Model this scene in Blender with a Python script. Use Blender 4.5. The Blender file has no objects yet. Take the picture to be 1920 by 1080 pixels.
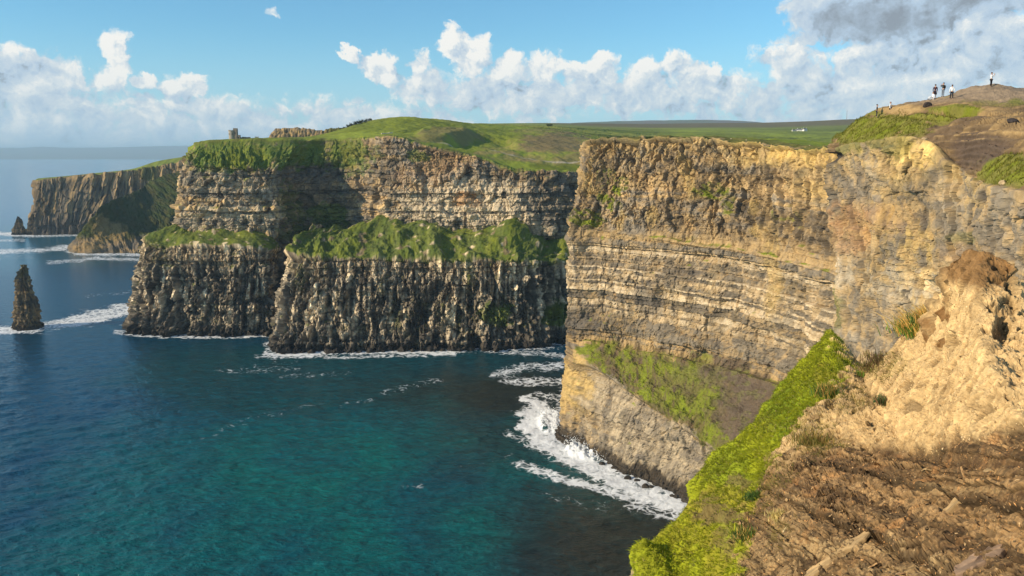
import bpy, bmesh, math, random
import numpy as np
from mathutils import Vector, Matrix

random.seed(7)
scene = bpy.context.scene
COL = scene.collection
f32 = np.float32

# ----------------------------------------------------------------- camera
H = 180.0                       # eye height above the sea
FPX = 1493.0                    # focal length in pixels of the 1920 px wide photograph
PITCH = math.radians(9.47)
CP, SP = math.cos(PITCH), math.sin(PITCH)
cam_d = bpy.data.cameras.new("camera")
cam_d.sensor_width = 36.0
cam_d.lens = FPX / 1920 * 36.0
cam_d.clip_start = 0.3
cam_d.clip_end = 150000
cam = bpy.data.objects.new("camera", cam_d)
cam.location = (0, 0, H)
cam.rotation_euler = (math.radians(90) - PITCH, 0, 0)
COL.objects.link(cam)
scene.camera = cam

# ----------------------------------------------------------------- light
SUN_EL = math.radians(23)
SUN_AZ = math.radians(-110)     # clockwise from +Y; -90 is straight left
SUNV = np.array([math.sin(SUN_AZ) * math.cos(SUN_EL), math.cos(SUN_AZ) * math.cos(SUN_EL), math.sin(SUN_EL)])
sun_d = bpy.data.lights.new("sun", 'SUN')
sun_d.energy = 5.0
sun_d.angle = math.radians(0.53)
sun_d.color = (1.0, 0.83, 0.60)
sun = bpy.data.objects.new("sun", sun_d)
sun.rotation_euler = Vector((-SUNV[0], -SUNV[1], -SUNV[2])).to_track_quat('-Z', 'Y').to_euler()
sun.location = (-300, -80, 400)
COL.objects.link(sun)
scene.view_settings.view_transform = 'Standard'
scene.view_settings.look = 'None'
scene.view_settings.gamma = 1.0
scene.view_settings.exposure = 0.22
scene.view_settings.use_curve_mapping = False
scene.render.engine = 'CYCLES'
scene.cycles.use_denoising = True
scene.cycles.max_bounces = 6
scene.cycles.diffuse_bounces = 2
scene.cycles.glossy_bounces = 2
scene.cycles.transmission_bounces = 2
scene.cycles.volume_bounces = 0
scene.cycles.transparent_max_bounces = 8


# ----------------------------------------------------------------- node helper
class NT:
    def __init__(self, tree):
        self.t = tree

    def n(self, typ, **kw):
        nd = self.t.nodes.new(typ)
        for k, v in kw.items():
            setattr(nd, k, v)
        return nd

    def put(self, sock, v):
        if isinstance(v, bpy.types.NodeSocket):
            self.t.links.new(v, sock)
        else:
            sock.default_value = v

    def m(self, op, a, b=None, c=None, clamp=False):
        nd = self.n('ShaderNodeMath', operation=op, use_clamp=clamp)
        self.put(nd.inputs[0], a)
        if b is not None:
            self.put(nd.inputs[1], b)
        if c is not None:
            self.put(nd.inputs[2], c)
        return nd.outputs[0]

    def ss(self, v, a, b, c=0.0, d=1.0):
        nd = self.n('ShaderNodeMapRange', interpolation_type='SMOOTHSTEP')
        for i, x in enumerate((v, a, b, c, d)):
            self.put(nd.inputs[i], x)
        return nd.outputs[0]

    def mix(self, f, a, b, typ='MIX'):
        nd = self.n('ShaderNodeMix', data_type='RGBA', blend_type=typ)
        self.put(nd.inputs[0], f)
        self.put(nd.inputs[6], a if isinstance(a, bpy.types.NodeSocket) else (*a, 1))
        self.put(nd.inputs[7], b if isinstance(b, bpy.types.NodeSocket) else (*b, 1))
        return nd.outputs[2]

    def vec(self, x, y, z):
        nd = self.n('ShaderNodeCombineXYZ')
        for i, v in enumerate((x, y, z)):
            self.put(nd.inputs[i], v)
        return nd.outputs[0]

    def vm(self, op, a, b):
        nd = self.n('ShaderNodeVectorMath', operation=op)
        self.put(nd.inputs[0], a)
        self.put(nd.inputs[1], b)
        return nd.outputs[0]

    def noise(self, v, scale, detail=4, rough=0.5, dist=0.0):
        nd = self.n('ShaderNodeTexNoise')
        self.put(nd.inputs['Vector'], v)
        nd.inputs['Scale'].default_value = scale
        nd.inputs['Detail'].default_value = detail
        nd.inputs['Roughness'].default_value = rough
        nd.inputs['Distortion'].default_value = dist
        return nd.outputs[0]


def ray(u, v):
    dx, dy = (u - 960) / FPX, (540 - v) / FPX
    return np.array([dx, CP + dy * SP, -SP + dy * CP])


def P(u, v, Y):
    d = ray(u, v)
    t = Y / d[1]
    return np.array([d[0] * t, Y, H + d[2] * t])


def PZ(u, v, z=0.0):
    d = ray(u, v)
    t = (z - H) / d[2]
    return np.array([d[0] * t, d[1] * t, z])


def proj(p):
    p = np.asarray(p)
    z = p[..., 2] - H
    dep = p[..., 1] * CP - z * SP
    up = p[..., 1] * SP + z * CP
    dep = np.where(np.abs(dep) < 1e-3, 1e-3, dep)
    return 960 + FPX * p[..., 0] / dep, 540 - FPX * up / dep


# ----------------------------------------------------------------- sky
world = bpy.data.worlds.new("World")
scene.world = world
world.use_nodes = True
W = NT(world.node_tree)
world.node_tree.nodes.clear()
sky = W.n('ShaderNodeTexSky', sky_type='NISHITA')
sky.sun_disc = False
sky.sun_elevation = SUN_EL
sky.sun_rotation = SUN_AZ
sky.altitude = 100
sky.air_density = 1.0
sky.dust_density = 0.2
sky.ozone_density = 4.0


def azel(u, v):
    d = ray(u, v)
    return math.degrees(math.atan2(d[0], d[1])), math.degrees(math.atan2(d[2], math.hypot(d[0], d[1])))


# cloud masses: picture place, half sizes in pixels, weight, greyness, rotation
CLOUDS = [
    (40, 150, 120, 88, 1.0, .46), (110, 165, 95, 60, .9, .42), (-80, 150, 150, 90, 1.0, .4),
    (222, 110, 33, 50, 1.0, .02), (215, 150, 50, 42, .9, .15), (160, 175, 60, 35, .7, .5),
    (282, 153, 30, 20, .9, .15), (340, 162, 46, 30, 1.0, .05), (385, 170, 40, 22, .5, .25),
    (140, 214, 34, 20, .7, .2), (60, 225, 90, 25, .45, .45),
    (655, 100, 22, 16, .9, .0), (700, 118, 34, 24, 1.0, .0), (735, 125, 30, 44, 1.0, .05),
    (790, 118, 24, 34, .8, .35), (850, 82, 30, 40, 1.0, .0), (885, 105, 42, 48, 1.05, .02), (950, 135, 55, 36, 1.0, .12),
    (800, 160, 60, 40, .8, .45), (880, 175, 80, 35, .8, .5), (1020, 125, 42, 40, 1.0, .1), (1080, 130, 48, 36, .95, .15),
    (1040, 170, 70, 36, .8, .45), (1130, 130, 36, 32, .95, .1), (1200, 145, 44, 38, .95, .15), (1255, 125, 36, 30, .95, .08),
    (1310, 150, 50, 36, .9, .3), (1180, 180, 90, 34, .7, .5), (1370, 170, 70, 36, .8, .4),
    (1660, 30, 200, 56, 1.3, .74), (1500, 72, 70, 20, .75, .72), (1820, -10, 160, 60, 1.2, .72), (1560, 10, 110, 40, 1.0, .66),
    (1480, 110, 80, 30, .9, .4), (1520, 140, 100, 30, .9, .5), (1580, 165, 120, 40, .95, .30), (1700, 120, 120, 42, 1.0, .20),
    (1840, 70, 110, 60, 1.1, .40), (1900, 110, 140, 60, 1.1, .50), (1660, 185, 160, 30, .9, .5), (1450, 185, 90, 30, .8, .4),
    (1000, 178, 300, 40, .95, .42), (1200, 180, 260, 40, .95, .42), (1360, 195, 300, 40, .85, .45), (1600, 165, 280, 70, .95, .40), (1760, 105, 240, 100, 1.05, .42), (60, 180, 170, 56, .95, .38), (250, 200, 260, 30, .7, .38), (560, 205, 300, 26, .62, .42), (1000, 215, 420, 20, .6, .4),
    (520, 14, 34, 14, .55, .1), (520, 195, 24, 16, .5, .15), (600, 180, 60, 22, .35, .45), (545, 212, 50, 14, .4, .25), (1140, 210, 140, 22, .4, .4), (960, 205, 150, 18, .4, .4),
]
geo_in = W.n('ShaderNodeTexCoord').outputs['Generated']
sep = W.n('ShaderNodeSeparateXYZ')
W.put(sep.inputs[0], geo_in)
AZ = W.m('MULTIPLY', W.m('ARCTAN2', sep.outputs[0], sep.outputs[1]), 57.29578)
EL = W.m('MULTIPLY', W.m('ARCSINE', sep.outputs[2]), 57.29578)

grp = bpy.data.node_groups.new("cloud_field", 'ShaderNodeTree')
grp.interface.new_socket("Az", in_out='INPUT', socket_type='NodeSocketFloat')
grp.interface.new_socket("El", in_out='INPUT', socket_type='NodeSocketFloat')
grp.interface.new_socket("Density", in_out='OUTPUT', socket_type='NodeSocketFloat')
grp.interface.new_socket("Grey", in_out='OUTPUT', socket_type='NodeSocketFloat')
G = NT(grp)
gi, go = G.n('NodeGroupInput'), G.n('NodeGroupOutput')
gaz, gel = gi.outputs[0], gi.outputs[1]
pv = G.vec(gaz, gel, 0.37)
wv = G.n('ShaderNodeTexNoise')
G.put(wv.inputs['Vector'], pv)
wv.inputs['Scale'].default_value = 0.55
wv.inputs['Detail'].default_value = 5
wv.inputs['Roughness'].default_value = 0.6
warp = G.vm('SUBTRACT', wv.outputs['Color'], (0.5, 0.5, 0.5))
wsc = G.n('ShaderNodeVectorMath', operation='SCALE')
G.put(wsc.inputs[0], warp)
wsc.inputs['Scale'].default_value = 3.0
pw = G.vm('ADD', pv, wsc.outputs[0])
dens = None
grey = None
for (u, v, ru, rv, w_, g_) in CLOUDS:
    a, e = azel(u, v)
    a1, _ = azel(u + ru, v)
    _, e1 = azel(u, v - rv)
    ra, re = abs(a1 - a), abs(e1 - e)
    d = G.vm('MULTIPLY', G.vm('SUBTRACT', pw, (a, e, 0.37)), (1 / ra, 1 / re, 0.0))
    ln = G.n('ShaderNodeVectorMath', operation='LENGTH')
    G.put(ln.inputs[0], d)
    b = G.ss(ln.outputs['Value'], 1.6, 0.35, 0.0, w_)
    dens = b if dens is None else G.m('SMOOTH_MAX', dens, b, 0.25)
    gg = G.m('MULTIPLY', b, g_)
    grey = gg if grey is None else G.m('MAXIMUM', grey, gg)
# the rest of the sky: a broken bank low down all round, and loose clouds higher up
n1 = G.noise(G.vm('MULTIPLY', pv, (0.5, 1.0, 1.0)), 0.16, 5, 0.55, 0.3)
bank = G.m('MULTIPLY', G.ss(gel, 5.6, 2.6), G.ss(n1, 0.34, 0.58, 0.30, 0.9))
outside = G.m('MULTIPLY', G.ss(G.m('ABSOLUTE', gaz), 36, 46), G.m('MULTIPLY', G.ss(gel, 1, 6), G.ss(n1, 0.5, 0.62, 0.0, 0.9)))
above = G.m('MULTIPLY', G.ss(gel, 13, 22), G.ss(n1, 0.60, 0.72, 0.0, 0.7))
dens = G.m('MAXIMUM', dens, bank)
dens = G.m('MAXIMUM', dens, G.m('MAXIMUM', outside, above))
grey = G.m('MAXIMUM', grey, G.m('MULTIPLY', bank, 0.38))
nf = G.noise(G.vm('MULTIPLY', pw, (1.0, 1.2, 1.0)), 0.62, 9, 0.60)
# rounded heads: a cellular billow rides on the soft masses
bil = G.n('ShaderNodeTexVoronoi', feature='SMOOTH_F1', voronoi_dimensions='2D')
G.put(bil.inputs['Vector'], G.vm('MULTIPLY', G.vm('ADD', pw, (31.0, 17.0, 0.0)), (1.0, 1.15, 1.0)))
bil.inputs['Scale'].default_value = 0.75
bil.inputs['Detail'].default_value = 3.0
bil.inputs['Roughness'].default_value = 0.55
bil.inputs['Smoothness'].default_value = 0.35
billow = G.m('SUBTRACT', 0.55, bil.outputs['Distance'])
edge = G.m('ADD', G.m('MULTIPLY', G.m('SUBTRACT', nf, 0.5), 0.80), G.m('MULTIPLY', billow, 0.34))
dens2 = G.m('ADD', dens, edge)
grp.interface.new_socket("Relief", in_out='OUTPUT', socket_type='NodeSocketFloat')
rel = G.m('ADD', G.m('MULTIPLY', dens, 0.55), G.m('ADD', G.m('MULTIPLY', G.noise(G.vm('MULTIPLY', pw, (1.0, 1.3, 1.0)), 0.36, 5, 0.5), 1.25), G.m('MULTIPLY', billow, 0.40)))
G.put(go.inputs[2], rel)
G.put(go.inputs[0], dens2)
G.put(go.inputs[1], grey)


def cloud_at(da, de):
    nd = W.n('ShaderNodeGroup')
    nd.node_tree = grp
    W.put(nd.inputs[0], W.m('ADD', AZ, da))
    W.put(nd.inputs[1], W.m('ADD', EL, de))
    return nd.outputs


d0, g0, r0 = cloud_at(0, 0)
_, _, r1 = cloud_at(-0.65, 0.6)
cover = W.ss(d0, 0.35, 0.72)
lit = W.m('ADD', W.m('MULTIPLY', W.m('MULTIPLY', W.m('SUBTRACT', r0, r1), W.m('SUBTRACT', 1.25, g0)), 1.15), 0.86)
lit = W.m('SUBTRACT', lit, W.m('MULTIPLY', g0, 0.82), clamp=True)
ccol = W.n('ShaderNodeValToRGB')
W.put(ccol.inputs[0], lit)
cr = ccol.color_ramp
cr.elements[0].position = 0.0
cr.elements[0].color = (0.25, 0.275, 0.31, 1)
cr.elements[1].position = 1.0
cr.elements[1].color = (0.88, 0.85, 0.79, 1)
e_ = cr.elements.new(0.30)
e_.color = (0.43, 0.53, 0.64, 1)
e_ = cr.elements.new(0.65)
e_.color = (0.62, 0.67, 0.70, 1)
# colour of the clear sky
tinted = W.mix(1.0, sky.outputs[0], (0.92, 1.34, 1.36), 'MULTIPLY')
bg_sky = W.n('ShaderNodeBackground')
W.put(bg_sky.inputs[0], tinted)
bg_sky.inputs[1].default_value = 0.10
bg_cl = W.n('ShaderNodeBackground')
W.put(bg_cl.inputs[0], ccol.outputs[0])
bg_cl.inputs[1].default_value = 1.0
# low air whitens the sky and the clouds in it
haze_f = W.ss(EL, 9.0, -1.0, 0.0, 0.78)
bg_hz = W.n('ShaderNodeBackground')
bg_hz.inputs[0].default_value = (0.40, 0.58, 0.74, 1)
mx = W.n('ShaderNodeMixShader')
W.put(mx.inputs[0], W.m('MULTIPLY', cover, 0.96))
W.put(mx.inputs[1], bg_sky.outputs[0])
W.put(mx.inputs[2], bg_cl.outputs[0])
haze_f = W.m('MULTIPLY', haze_f, W.m('SUBTRACT', 1.0, W.m('MULTIPLY', cover, W.ss(EL, 0.5, 3.5, 0.25, 0.85))))
mx2 = W.n('ShaderNodeMixShader')
W.put(mx2.inputs[0], haze_f)
W.put(mx2.inputs[1], mx.outputs[0])
W.put(mx2.inputs[2], bg_hz.outputs[0])
wo = W.n('ShaderNodeOutputWorld')
W.put(wo.inputs[0], mx2.outputs[0])
world.cycles.sampling_method = 'MANUAL'
world.cycles.sample_map_resolution = 512

# ----------------------------------------------------------------- numpy noise
_rng = np.random.default_rng(11)
_perm = _rng.permutation(4096).astype(np.int32)
_perm = np.concatenate([_perm, _perm])
_ang = _rng.random(4096) * 2 * np.pi
_gx, _gy = np.cos(_ang).astype(f32), np.sin(_ang).astype(f32)
_hv = _rng.random(4096).astype(f32)


def hash2(i, j, seed=0):
    return _hv[_perm[(_perm[(i.astype(np.int64) + seed * 131) & 4095] + j.astype(np.int64)) & 4095]]


def pn(x, y, seed=0):
    x = np.asarray(x, f32)
    y = np.asarray(y, f32)
    xi, yi = np.floor(x), np.floor(y)
    fx, fy = x - xi, y - yi
    a = (xi.astype(np.int32) + seed * 57) & 4095
    b = (yi.astype(np.int32) + seed * 91) & 4095
    a1, b1 = (a + 1) & 4095, (b + 1) & 4095
    ux, uy = fx * fx * fx * (fx * (fx * 6 - 15) + 10), fy * fy * fy * (fy * (fy * 6 - 15) + 10)
    pa, pb = _perm[a], _perm[a1]

    def g(p, q, dx, dy):
        h = _perm[p + q]
        return _gx[h] * dx + _gy[h] * dy
    n00, n10 = g(pa, b, fx, fy), g(pb, b, fx - 1, fy)
    n01, n11 = g(pa, b1, fx, fy - 1), g(pb, b1, fx - 1, fy - 1)
    m0, m1 = n00 + ux * (n10 - n00), n01 + ux * (n11 - n01)
    return 1.5 * (m0 + uy * (m1 - m0))


def pn3(x, y, z, seed=0):
    zi = np.floor(z)
    fz = (z - zi).astype(f32)
    uz = fz * fz * fz * (fz * (fz * 6 - 15) + 10)
    # two gradient planes, offset by the hashed layer, blended along z
    k0 = _perm[(zi.astype(np.int32) + seed * 13) & 4095].astype(f32)
    k1 = _perm[(zi.astype(np.int32) + 1 + seed * 13) & 4095].astype(f32)
    a = pn(x + k0 * 1.37, y + k0 * .73, seed)
    b = pn(x + k1 * 1.37, y + k1 * .73, seed)
    return (a * (1 - uz) + b * uz) * 1.25


def fbm3(x, y, z, o=4, seed=0, gain=.5, rid=False):
    r, a, t = 0, 1.0, 0
    for k in range(o):
        q = pn3(x, y, z, seed + k)
        r = r + a * ((1 - 2 * np.abs(q)) if rid else q)
        t += a
        a *= gain
        x, y, z = x * 2.03 + 3.1, y * 2.03 + 1.7, z * 2.03 + 5.9
    return r / t * (1.0 if rid else 1.3)


def fbm(x, y, o=5, seed=0, gain=0.5, lac=2.03):
    r, a, t = 0, 1.0, 0
    for k in range(o):
        r = r + a * pn(x, y, seed + k)
        t += a
        a *= gain
        x = x * lac + 3.1
        y = y * lac + 1.7
    return r / t * 1.3


def ridged(x, y, o=4, seed=0, gain=0.5):
    r, a, t = 0, 1.0, 0
    for k in range(o):
        r = r + a * (1 - 2 * np.abs(pn(x, y, seed + k)))
        t += a
        a *= gain
        x = x * 2.07 + 5.3
        y = y * 2.07 + 2.9
    return r / t


def facets(x, y, seed=0, tilt=1.0):
    """broken rock: cells, each a plane of its own height and tilt. returns height, cell hash, edge closeness"""
    x = np.asarray(x, f32)
    y = np.asarray(y, f32)
    xi, yi = np.floor(x), np.floor(y)
    b1 = np.full(x.shape, 9.0, f32)
    b2 = np.full(x.shape, 9.0, f32)
    hh = np.zeros(x.shape, f32)
    idh = np.zeros(x.shape, f32)
    for dx in (-1, 0, 1):
        for dy in (-1, 0, 1):
            ci, cj = (xi + dx).astype(np.int32), (yi + dy).astype(np.int32)
            r1, r2 = hash2(ci, cj, seed), hash2(ci, cj, seed + 1)
            ox, oy = x - (xi + dx + .1 + .8 * r1), y - (yi + dy + .1 + .8 * r2)
            dd = ox * ox + oy * oy
            near = dd < b1
            b2 = np.where(near, b1, np.minimum(b2, dd))
            b1 = np.where(near, dd, b1)
            r3, r4, r5 = hash2(ci, cj, seed + 2), hash2(ci, cj, seed + 3), hash2(ci, cj, seed + 4)
            h = (r3 - .5) + tilt * ((r4 - .5) * ox + (r5 - .5) * oy)
            hh = np.where(near, h, hh)
            idh = np.where(near, r5 * .6 + r3 * .4, idh)
    e = np.sqrt(b2) - np.sqrt(b1)
    return hh, idh, sst(e, .16, .0)


def sst(x, a, b):
    t = np.clip((x - a) / (b - a), 0, 1)
    return t * t * (3 - 2 * t)


def lerp(a, b, t):
    return a + (b - a) * t


def cmix(c, col, f):
    return c + (np.asarray(col, f32) - c) * f[..., None]


# ----------------------------------------------------------------- mesh helpers
def tag(o, label=None, cat=None, group=None, kind=None):
    if label:
        o['label'] = label
    if cat:
        o['category'] = cat
    if group:
        o['group'] = group
    if kind:
        o['kind'] = kind
    return o


def link(name, me, mat=None, parent=None):
    o = bpy.data.objects.new(name, me)
    COL.objects.link(o)
    if mat is not None and me is not None:
        me.materials.clear()
        me.materials.append(mat)
    if parent is not None:
        o.parent = parent
    return o


def grid_mesh(name, pts, color=None, attrs=None, smooth=False, out=None):
    nr, nc = pts.shape[:2]
    me = bpy.data.meshes.new(name)
    nv = nr * nc
    idx = np.arange(nv, dtype=np.int32).reshape(nr, nc)
    # wind the faces so that they look towards the open side (or outwards for closed rocks)
    mid = pts[nr // 4: 3 * nr // 4 + 1, nc // 4: 3 * nc // 4 + 1]
    nrm = np.cross(mid[:-1, 1:] - mid[:-1, :-1], mid[1:, :-1] - mid[:-1, :-1])
    to = (np.array([0, 0, H + 20]) - mid[:-1, :-1]) if out is None else (mid[:-1, :-1] - np.asarray(out))
    if np.sum(nrm * to) >= 0:
        q = np.stack([idx[:-1, :-1], idx[:-1, 1:], idx[1:, 1:], idx[1:, :-1]], -1).reshape(-1)
    else:
        q = np.stack([idx[:-1, :-1], idx[1:, :-1], idx[1:, 1:], idx[:-1, 1:]], -1).reshape(-1)
    nf = len(q) // 4
    me.vertices.add(nv)
    me.vertices.foreach_set("co", np.ascontiguousarray(pts, f32).reshape(-1))
    me.loops.add(nf * 4)
    me.loops.foreach_set("vertex_index", q)
    me.polygons.add(nf)
    me.polygons.foreach_set("loop_start", np.arange(0, nf * 4, 4, dtype=np.int32))
    me.polygons.foreach_set("use_smooth", np.full(nf, smooth))
    if color is not None:
        a = me.attributes.new("tint", 'FLOAT_COLOR', 'POINT')
        c = np.ones((nv, 4), f32)
        c[:, :3] = np.clip(color.reshape(-1, 3), 0.0, 1)
        a.data.foreach_set("color", c.reshape(-1))
    for k, v in (attrs or {}).items():
        a = me.attributes.new(k, 'FLOAT', 'POINT')
        a.data.foreach_set("value", np.ascontiguousarray(v, f32).reshape(-1))
    me.update(calc_edges=True)
    return me


def tri_mesh(name, verts, faces, smooth=False, color=None):
    """verts (n,3), faces (m,3 or 4) as arrays"""
    me = bpy.data.meshes.new(name)
    verts = np.ascontiguousarray(verts, f32)
    faces = np.ascontiguousarray(faces, np.int32)
    k = faces.shape[1]
    me.vertices.add(len(verts))
    me.vertices.foreach_set("co", verts.reshape(-1))
    me.loops.add(faces.size)
    me.loops.foreach_set("vertex_index", faces.reshape(-1))
    me.polygons.add(len(faces))
    me.polygons.foreach_set("loop_start", np.arange(0, faces.size, k, dtype=np.int32))
    me.polygons.foreach_set("use_smooth", np.full(len(faces), smooth))
    if color is not None:
        a = me.attributes.new("tint", 'FLOAT_COLOR', 'POINT')
        c = np.ones((len(verts), 4), f32)
        c[:, :3] = np.clip(color, 0, 1)
        a.data.foreach_set("color", c.reshape(-1))
    me.update(calc_edges=True)
    return me


def pchip_rows(C, counts):
    """C (n,...) control values along axis 0; counts = samples per segment. monotone cubic."""
    n = len(C)
    d = np.diff(C, axis=0)
    m = np.zeros_like(C)
    a, b = d[:-1], d[1:]
    ok = (a * b) > 0
    with np.errstate(divide='ignore', invalid='ignore'):
        m[1:-1] = np.where(ok, 2 * a * b / np.where(ok, a + b, 1), 0)
    m[0], m[-1] = d[0], d[-1]
    out = []
    for i in range(n - 1):
        k = counts[i]
        t = np.arange(k) / k
        t = t.reshape((-1,) + (1,) * (C.ndim - 1))
        out.append((2 * t**3 - 3 * t**2 + 1) * C[i] + (t**3 - 2 * t**2 + t) * m[i] + (-2 * t**3 + 3 * t**2) * C[i + 1] + (t**3 - t**2) * m[i + 1])
    out.append(C[-1:])
    return np.concatenate(out, 0)


def lin_rows(C, counts):
    out = []
    for i in range(len(C) - 1):
        t = (np.arange(counts[i]) / counts[i]).reshape((-1,) + (1,) * (C.ndim - 1))
        out.append(C[i] * (1 - t) + C[i + 1] * t)
    out.append(C[-1:])
    return np.concatenate(out, 0)


def auto_counts(net, axis, step, lo=3, hi=400):
    """samples per segment so that a sample is about STEP pixels (1920 scale)"""
    u, v = proj(net)
    inside = (u > -150) & (u < 2070) & (v > -50) & (v < 1180)
    if axis == 0:
        L = np.hypot(np.diff(u, axis=0), np.diff(v, axis=0))
        w = inside[1:] | inside[:-1]
    else:
        L = np.hypot(np.diff(u, axis=1), np.diff(v, axis=1)).T
        w = (inside[:, 1:] | inside[:, :-1]).T
    res = []
    for i in range(len(L)):
        x = L[i][w[i]]
        res.append(int(np.clip(math.ceil((np.percentile(x, 80) if len(x) else 0) / step), lo, hi)))
    return res


def loft(net, row_counts, col_counts, lin=True):
    net = np.asarray(net, float)
    g = pchip_rows(np.swapaxes(net, 0, 1), col_counts)      # along columns
    g = np.swapaxes(g, 0, 1)
    return (lin_rows if lin else pchip_rows)(g, row_counts)


def normals(p, toward=None):
    ds = np.gradient(p, axis=1)
    dt = np.gradient(p, axis=0)
    n = np.cross(ds, dt)
    n /= np.maximum(np.linalg.norm(n, axis=-1, keepdims=True), 1e-9)
    if toward is not None:
        if np.mean(np.sum(n * (np.asarray(toward) - p), -1)) < 0:
            n = -n
    return n


def blur(a, k, axis):
    """box blur, edge padded"""
    if k < 1:
        return a
    pad = [(0, 0)] * a.ndim
    pad[axis] = (k + 1, k)
    c = np.cumsum(np.pad(a, pad, mode='edge'), axis=axis)
    n = a.shape[axis]
    hi = np.take(c, np.arange(2 * k + 1, 2 * k + 1 + n), axis=axis)
    lo = np.take(c, np.arange(0, n), axis=axis)
    return (hi - lo) / (2 * k + 1)


def arclen(p, row):
    q = p[row]
    s = np.concatenate([[0], np.cumsum(np.hypot(np.diff(q[:, 0]), np.diff(q[:, 1])))])
    return np.broadcast_to(s, p.shape[:2]).astype(f32)


def patches(u, v, lst, wob):
    """union of soft ellipses (u, v, ru, rv, weight) placed where the photograph shows the patch"""
    r = np.zeros_like(u)
    for (a, b, ra, rb, w) in lst:
        d = np.hypot((u - a) / ra, (v - b) / rb) + wob
        r = np.maximum(r, w * sst(d, 1.25, 0.7))
    return r


# ----------------------------------------------------------------- materials
def mat_rock(name, scale, bump=0.5, dist=0.3, var=0.5, rough=0.92, stretch=1.0):
    m = bpy.data.materials.new(name)
    m.use_nodes = True
    m.node_tree.nodes.clear()
    T = NT(m.node_tree)
    at = T.n('ShaderNodeAttribute', attribute_name='tint')
    pos = T.n('ShaderNodeTexCoord').outputs['Object']
    ps = T.vm('MULTIPLY', pos, (1, 1, stretch))
    a = T.noise(ps, scale, 6, 0.65)
    b = T.noise(ps, scale * 0.21, 4, 0.6)
    f = T.m('ADD', T.m('MULTIPLY', T.m('SUBTRACT', a, 0.5), 2 * var), 1.0)
    f = T.m('ADD', f, T.m('MULTIPLY', T.m('SUBTRACT', b, 0.5), var))
    c = T.vm('MULTIPLY', at.outputs['Color'], T.vec(f, f, f))
    bs = T.n('ShaderNodeBsdfPrincipled')
    T.put(bs.inputs['Base Color'], c)
    bs.inputs['Roughness'].default_value = rough
    bs.inputs['Specular IOR Level'].default_value = 0.15
    bp = T.n('ShaderNodeBump')
    bp.inputs['Strength'].default_value = bump
    bp.inputs['Distance'].default_value = dist
    T.put(bp.inputs['Height'], a)
    T.put(bs.inputs['Normal'], bp.outputs[0])
    o = T.n('ShaderNodeOutputMaterial')
    T.put(o.inputs[0], bs.outputs[0])
    return m


def mat_plain(name, col, rough=0.85, var=0.25, scale=6.0, spec=0.2):
    m = bpy.data.materials.new(name)
    m.use_nodes = True
    m.node_tree.nodes.clear()
    T = NT(m.node_tree)
    pos = T.n('ShaderNodeTexCoord').outputs['Object']
    a = T.noise(pos, scale, 5, 0.6)
    f = T.m('ADD', T.m('MULTIPLY', T.m('SUBTRACT', a, 0.5), 2 * var), 1.0)
    c = T.vm('MULTIPLY', (*col,), T.vec(f, f, f))
    bs = T.n('ShaderNodeBsdfPrincipled')
    T.put(bs.inputs['Base Color'], c)
    bs.inputs['Roughness'].default_value = rough
    bs.inputs['Specular IOR Level'].default_value = spec
    o = T.n('ShaderNodeOutputMaterial')
    T.put(o.inputs[0], bs.outputs[0])
    return m


M_ROCK_NEAR = mat_rock("rock_near", 0.55, 0.5, 0.5, 0.45)
M_ROCK_MID = mat_rock("rock_mid", 0.30, 0.5, 0.9, 0.5)
M_ROCK_FAR = mat_rock("rock_far", 0.12, 0.5, 2.0, 0.5)
M_BUTT = mat_rock("rock_buttress", 1.7, 0.6, 0.16, 0.45)
M_EARTH = mat_rock("earth", 16.0, 0.8, 0.03, 0.6)
M_FIELD = mat_rock("field", 0.05, 0.3, 1.0, 0.30)
M_TURF = mat_rock("turf", 0.9, 0.6, 0.2, 0.45)


# ----------------------------------------------------------------- cliff relief
class Beds:
    """flat lying rock beds with their own thickness, overhang and colour"""
    def __init__(self, seed, z0, z1, tmin, tmax, jw=(3, 9)):
        r = np.random.default_rng(seed)
        z, b = z0, [z0]
        while z < z1:
            z += tmin * (tmax / tmin) ** (r.random() ** 1.5)
            b.append(z)
        self.b = np.array(b)
        n = len(b) + 1
        self.out = (r.random(n) * 2 - 1).astype(f32)
        self.alb = r.random(n).astype(f32)
        self.w = (jw[0] + (jw[1] - jw[0]) * r.random(n)).astype(f32)
        self.off = (r.random(n) * 100).astype(f32)
        self.seed = seed

    def __call__(self, s, z):
        i = np.clip(np.searchsorted(self.b, z) - 1, 0, len(self.b) - 2)
        x = s / self.w[i] + self.off[i]
        j = np.floor(x)
        fx = np.abs(x - j - 0.5) * 2
        blk = hash2(j, i, self.seed)
        th = self.b[i + 1] - self.b[i]
        fz = np.abs((z - self.b[i]) / th - 0.5) * 2
        joint = np.maximum(sst(fx, 0.86, 1.0), sst(fz, 0.80, 1.0))
        return self.out[i], self.alb[i], blk, joint


def finish(p, disp, n):
    return p + n * disp[..., None]


TAN = np.array([.42, .285, .13], f32)
PALE = np.array([.60, .49, .33], f32)
GREY = np.array([.215, .178, .128], f32)
DARK = np.array([.085, .075, .065], f32)
WET = np.array([.030, .026, .022], f32)
YEL = np.array([.56, .385, .13], f32)
RUST = np.array([.46, .235, .085], f32)
LIME = np.array([.17, .20, .016], f32)
GRASS = np.array([.095, .135, .018], f32)
OLIVE = np.array([.13, .125, .028], f32)
BROWN = np.array([.17, .115, .06], f32)
FIELD = np.array([.205, .245, .026], f32)
SHORE = []                     # (points, foam reach in metres, weight)

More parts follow.
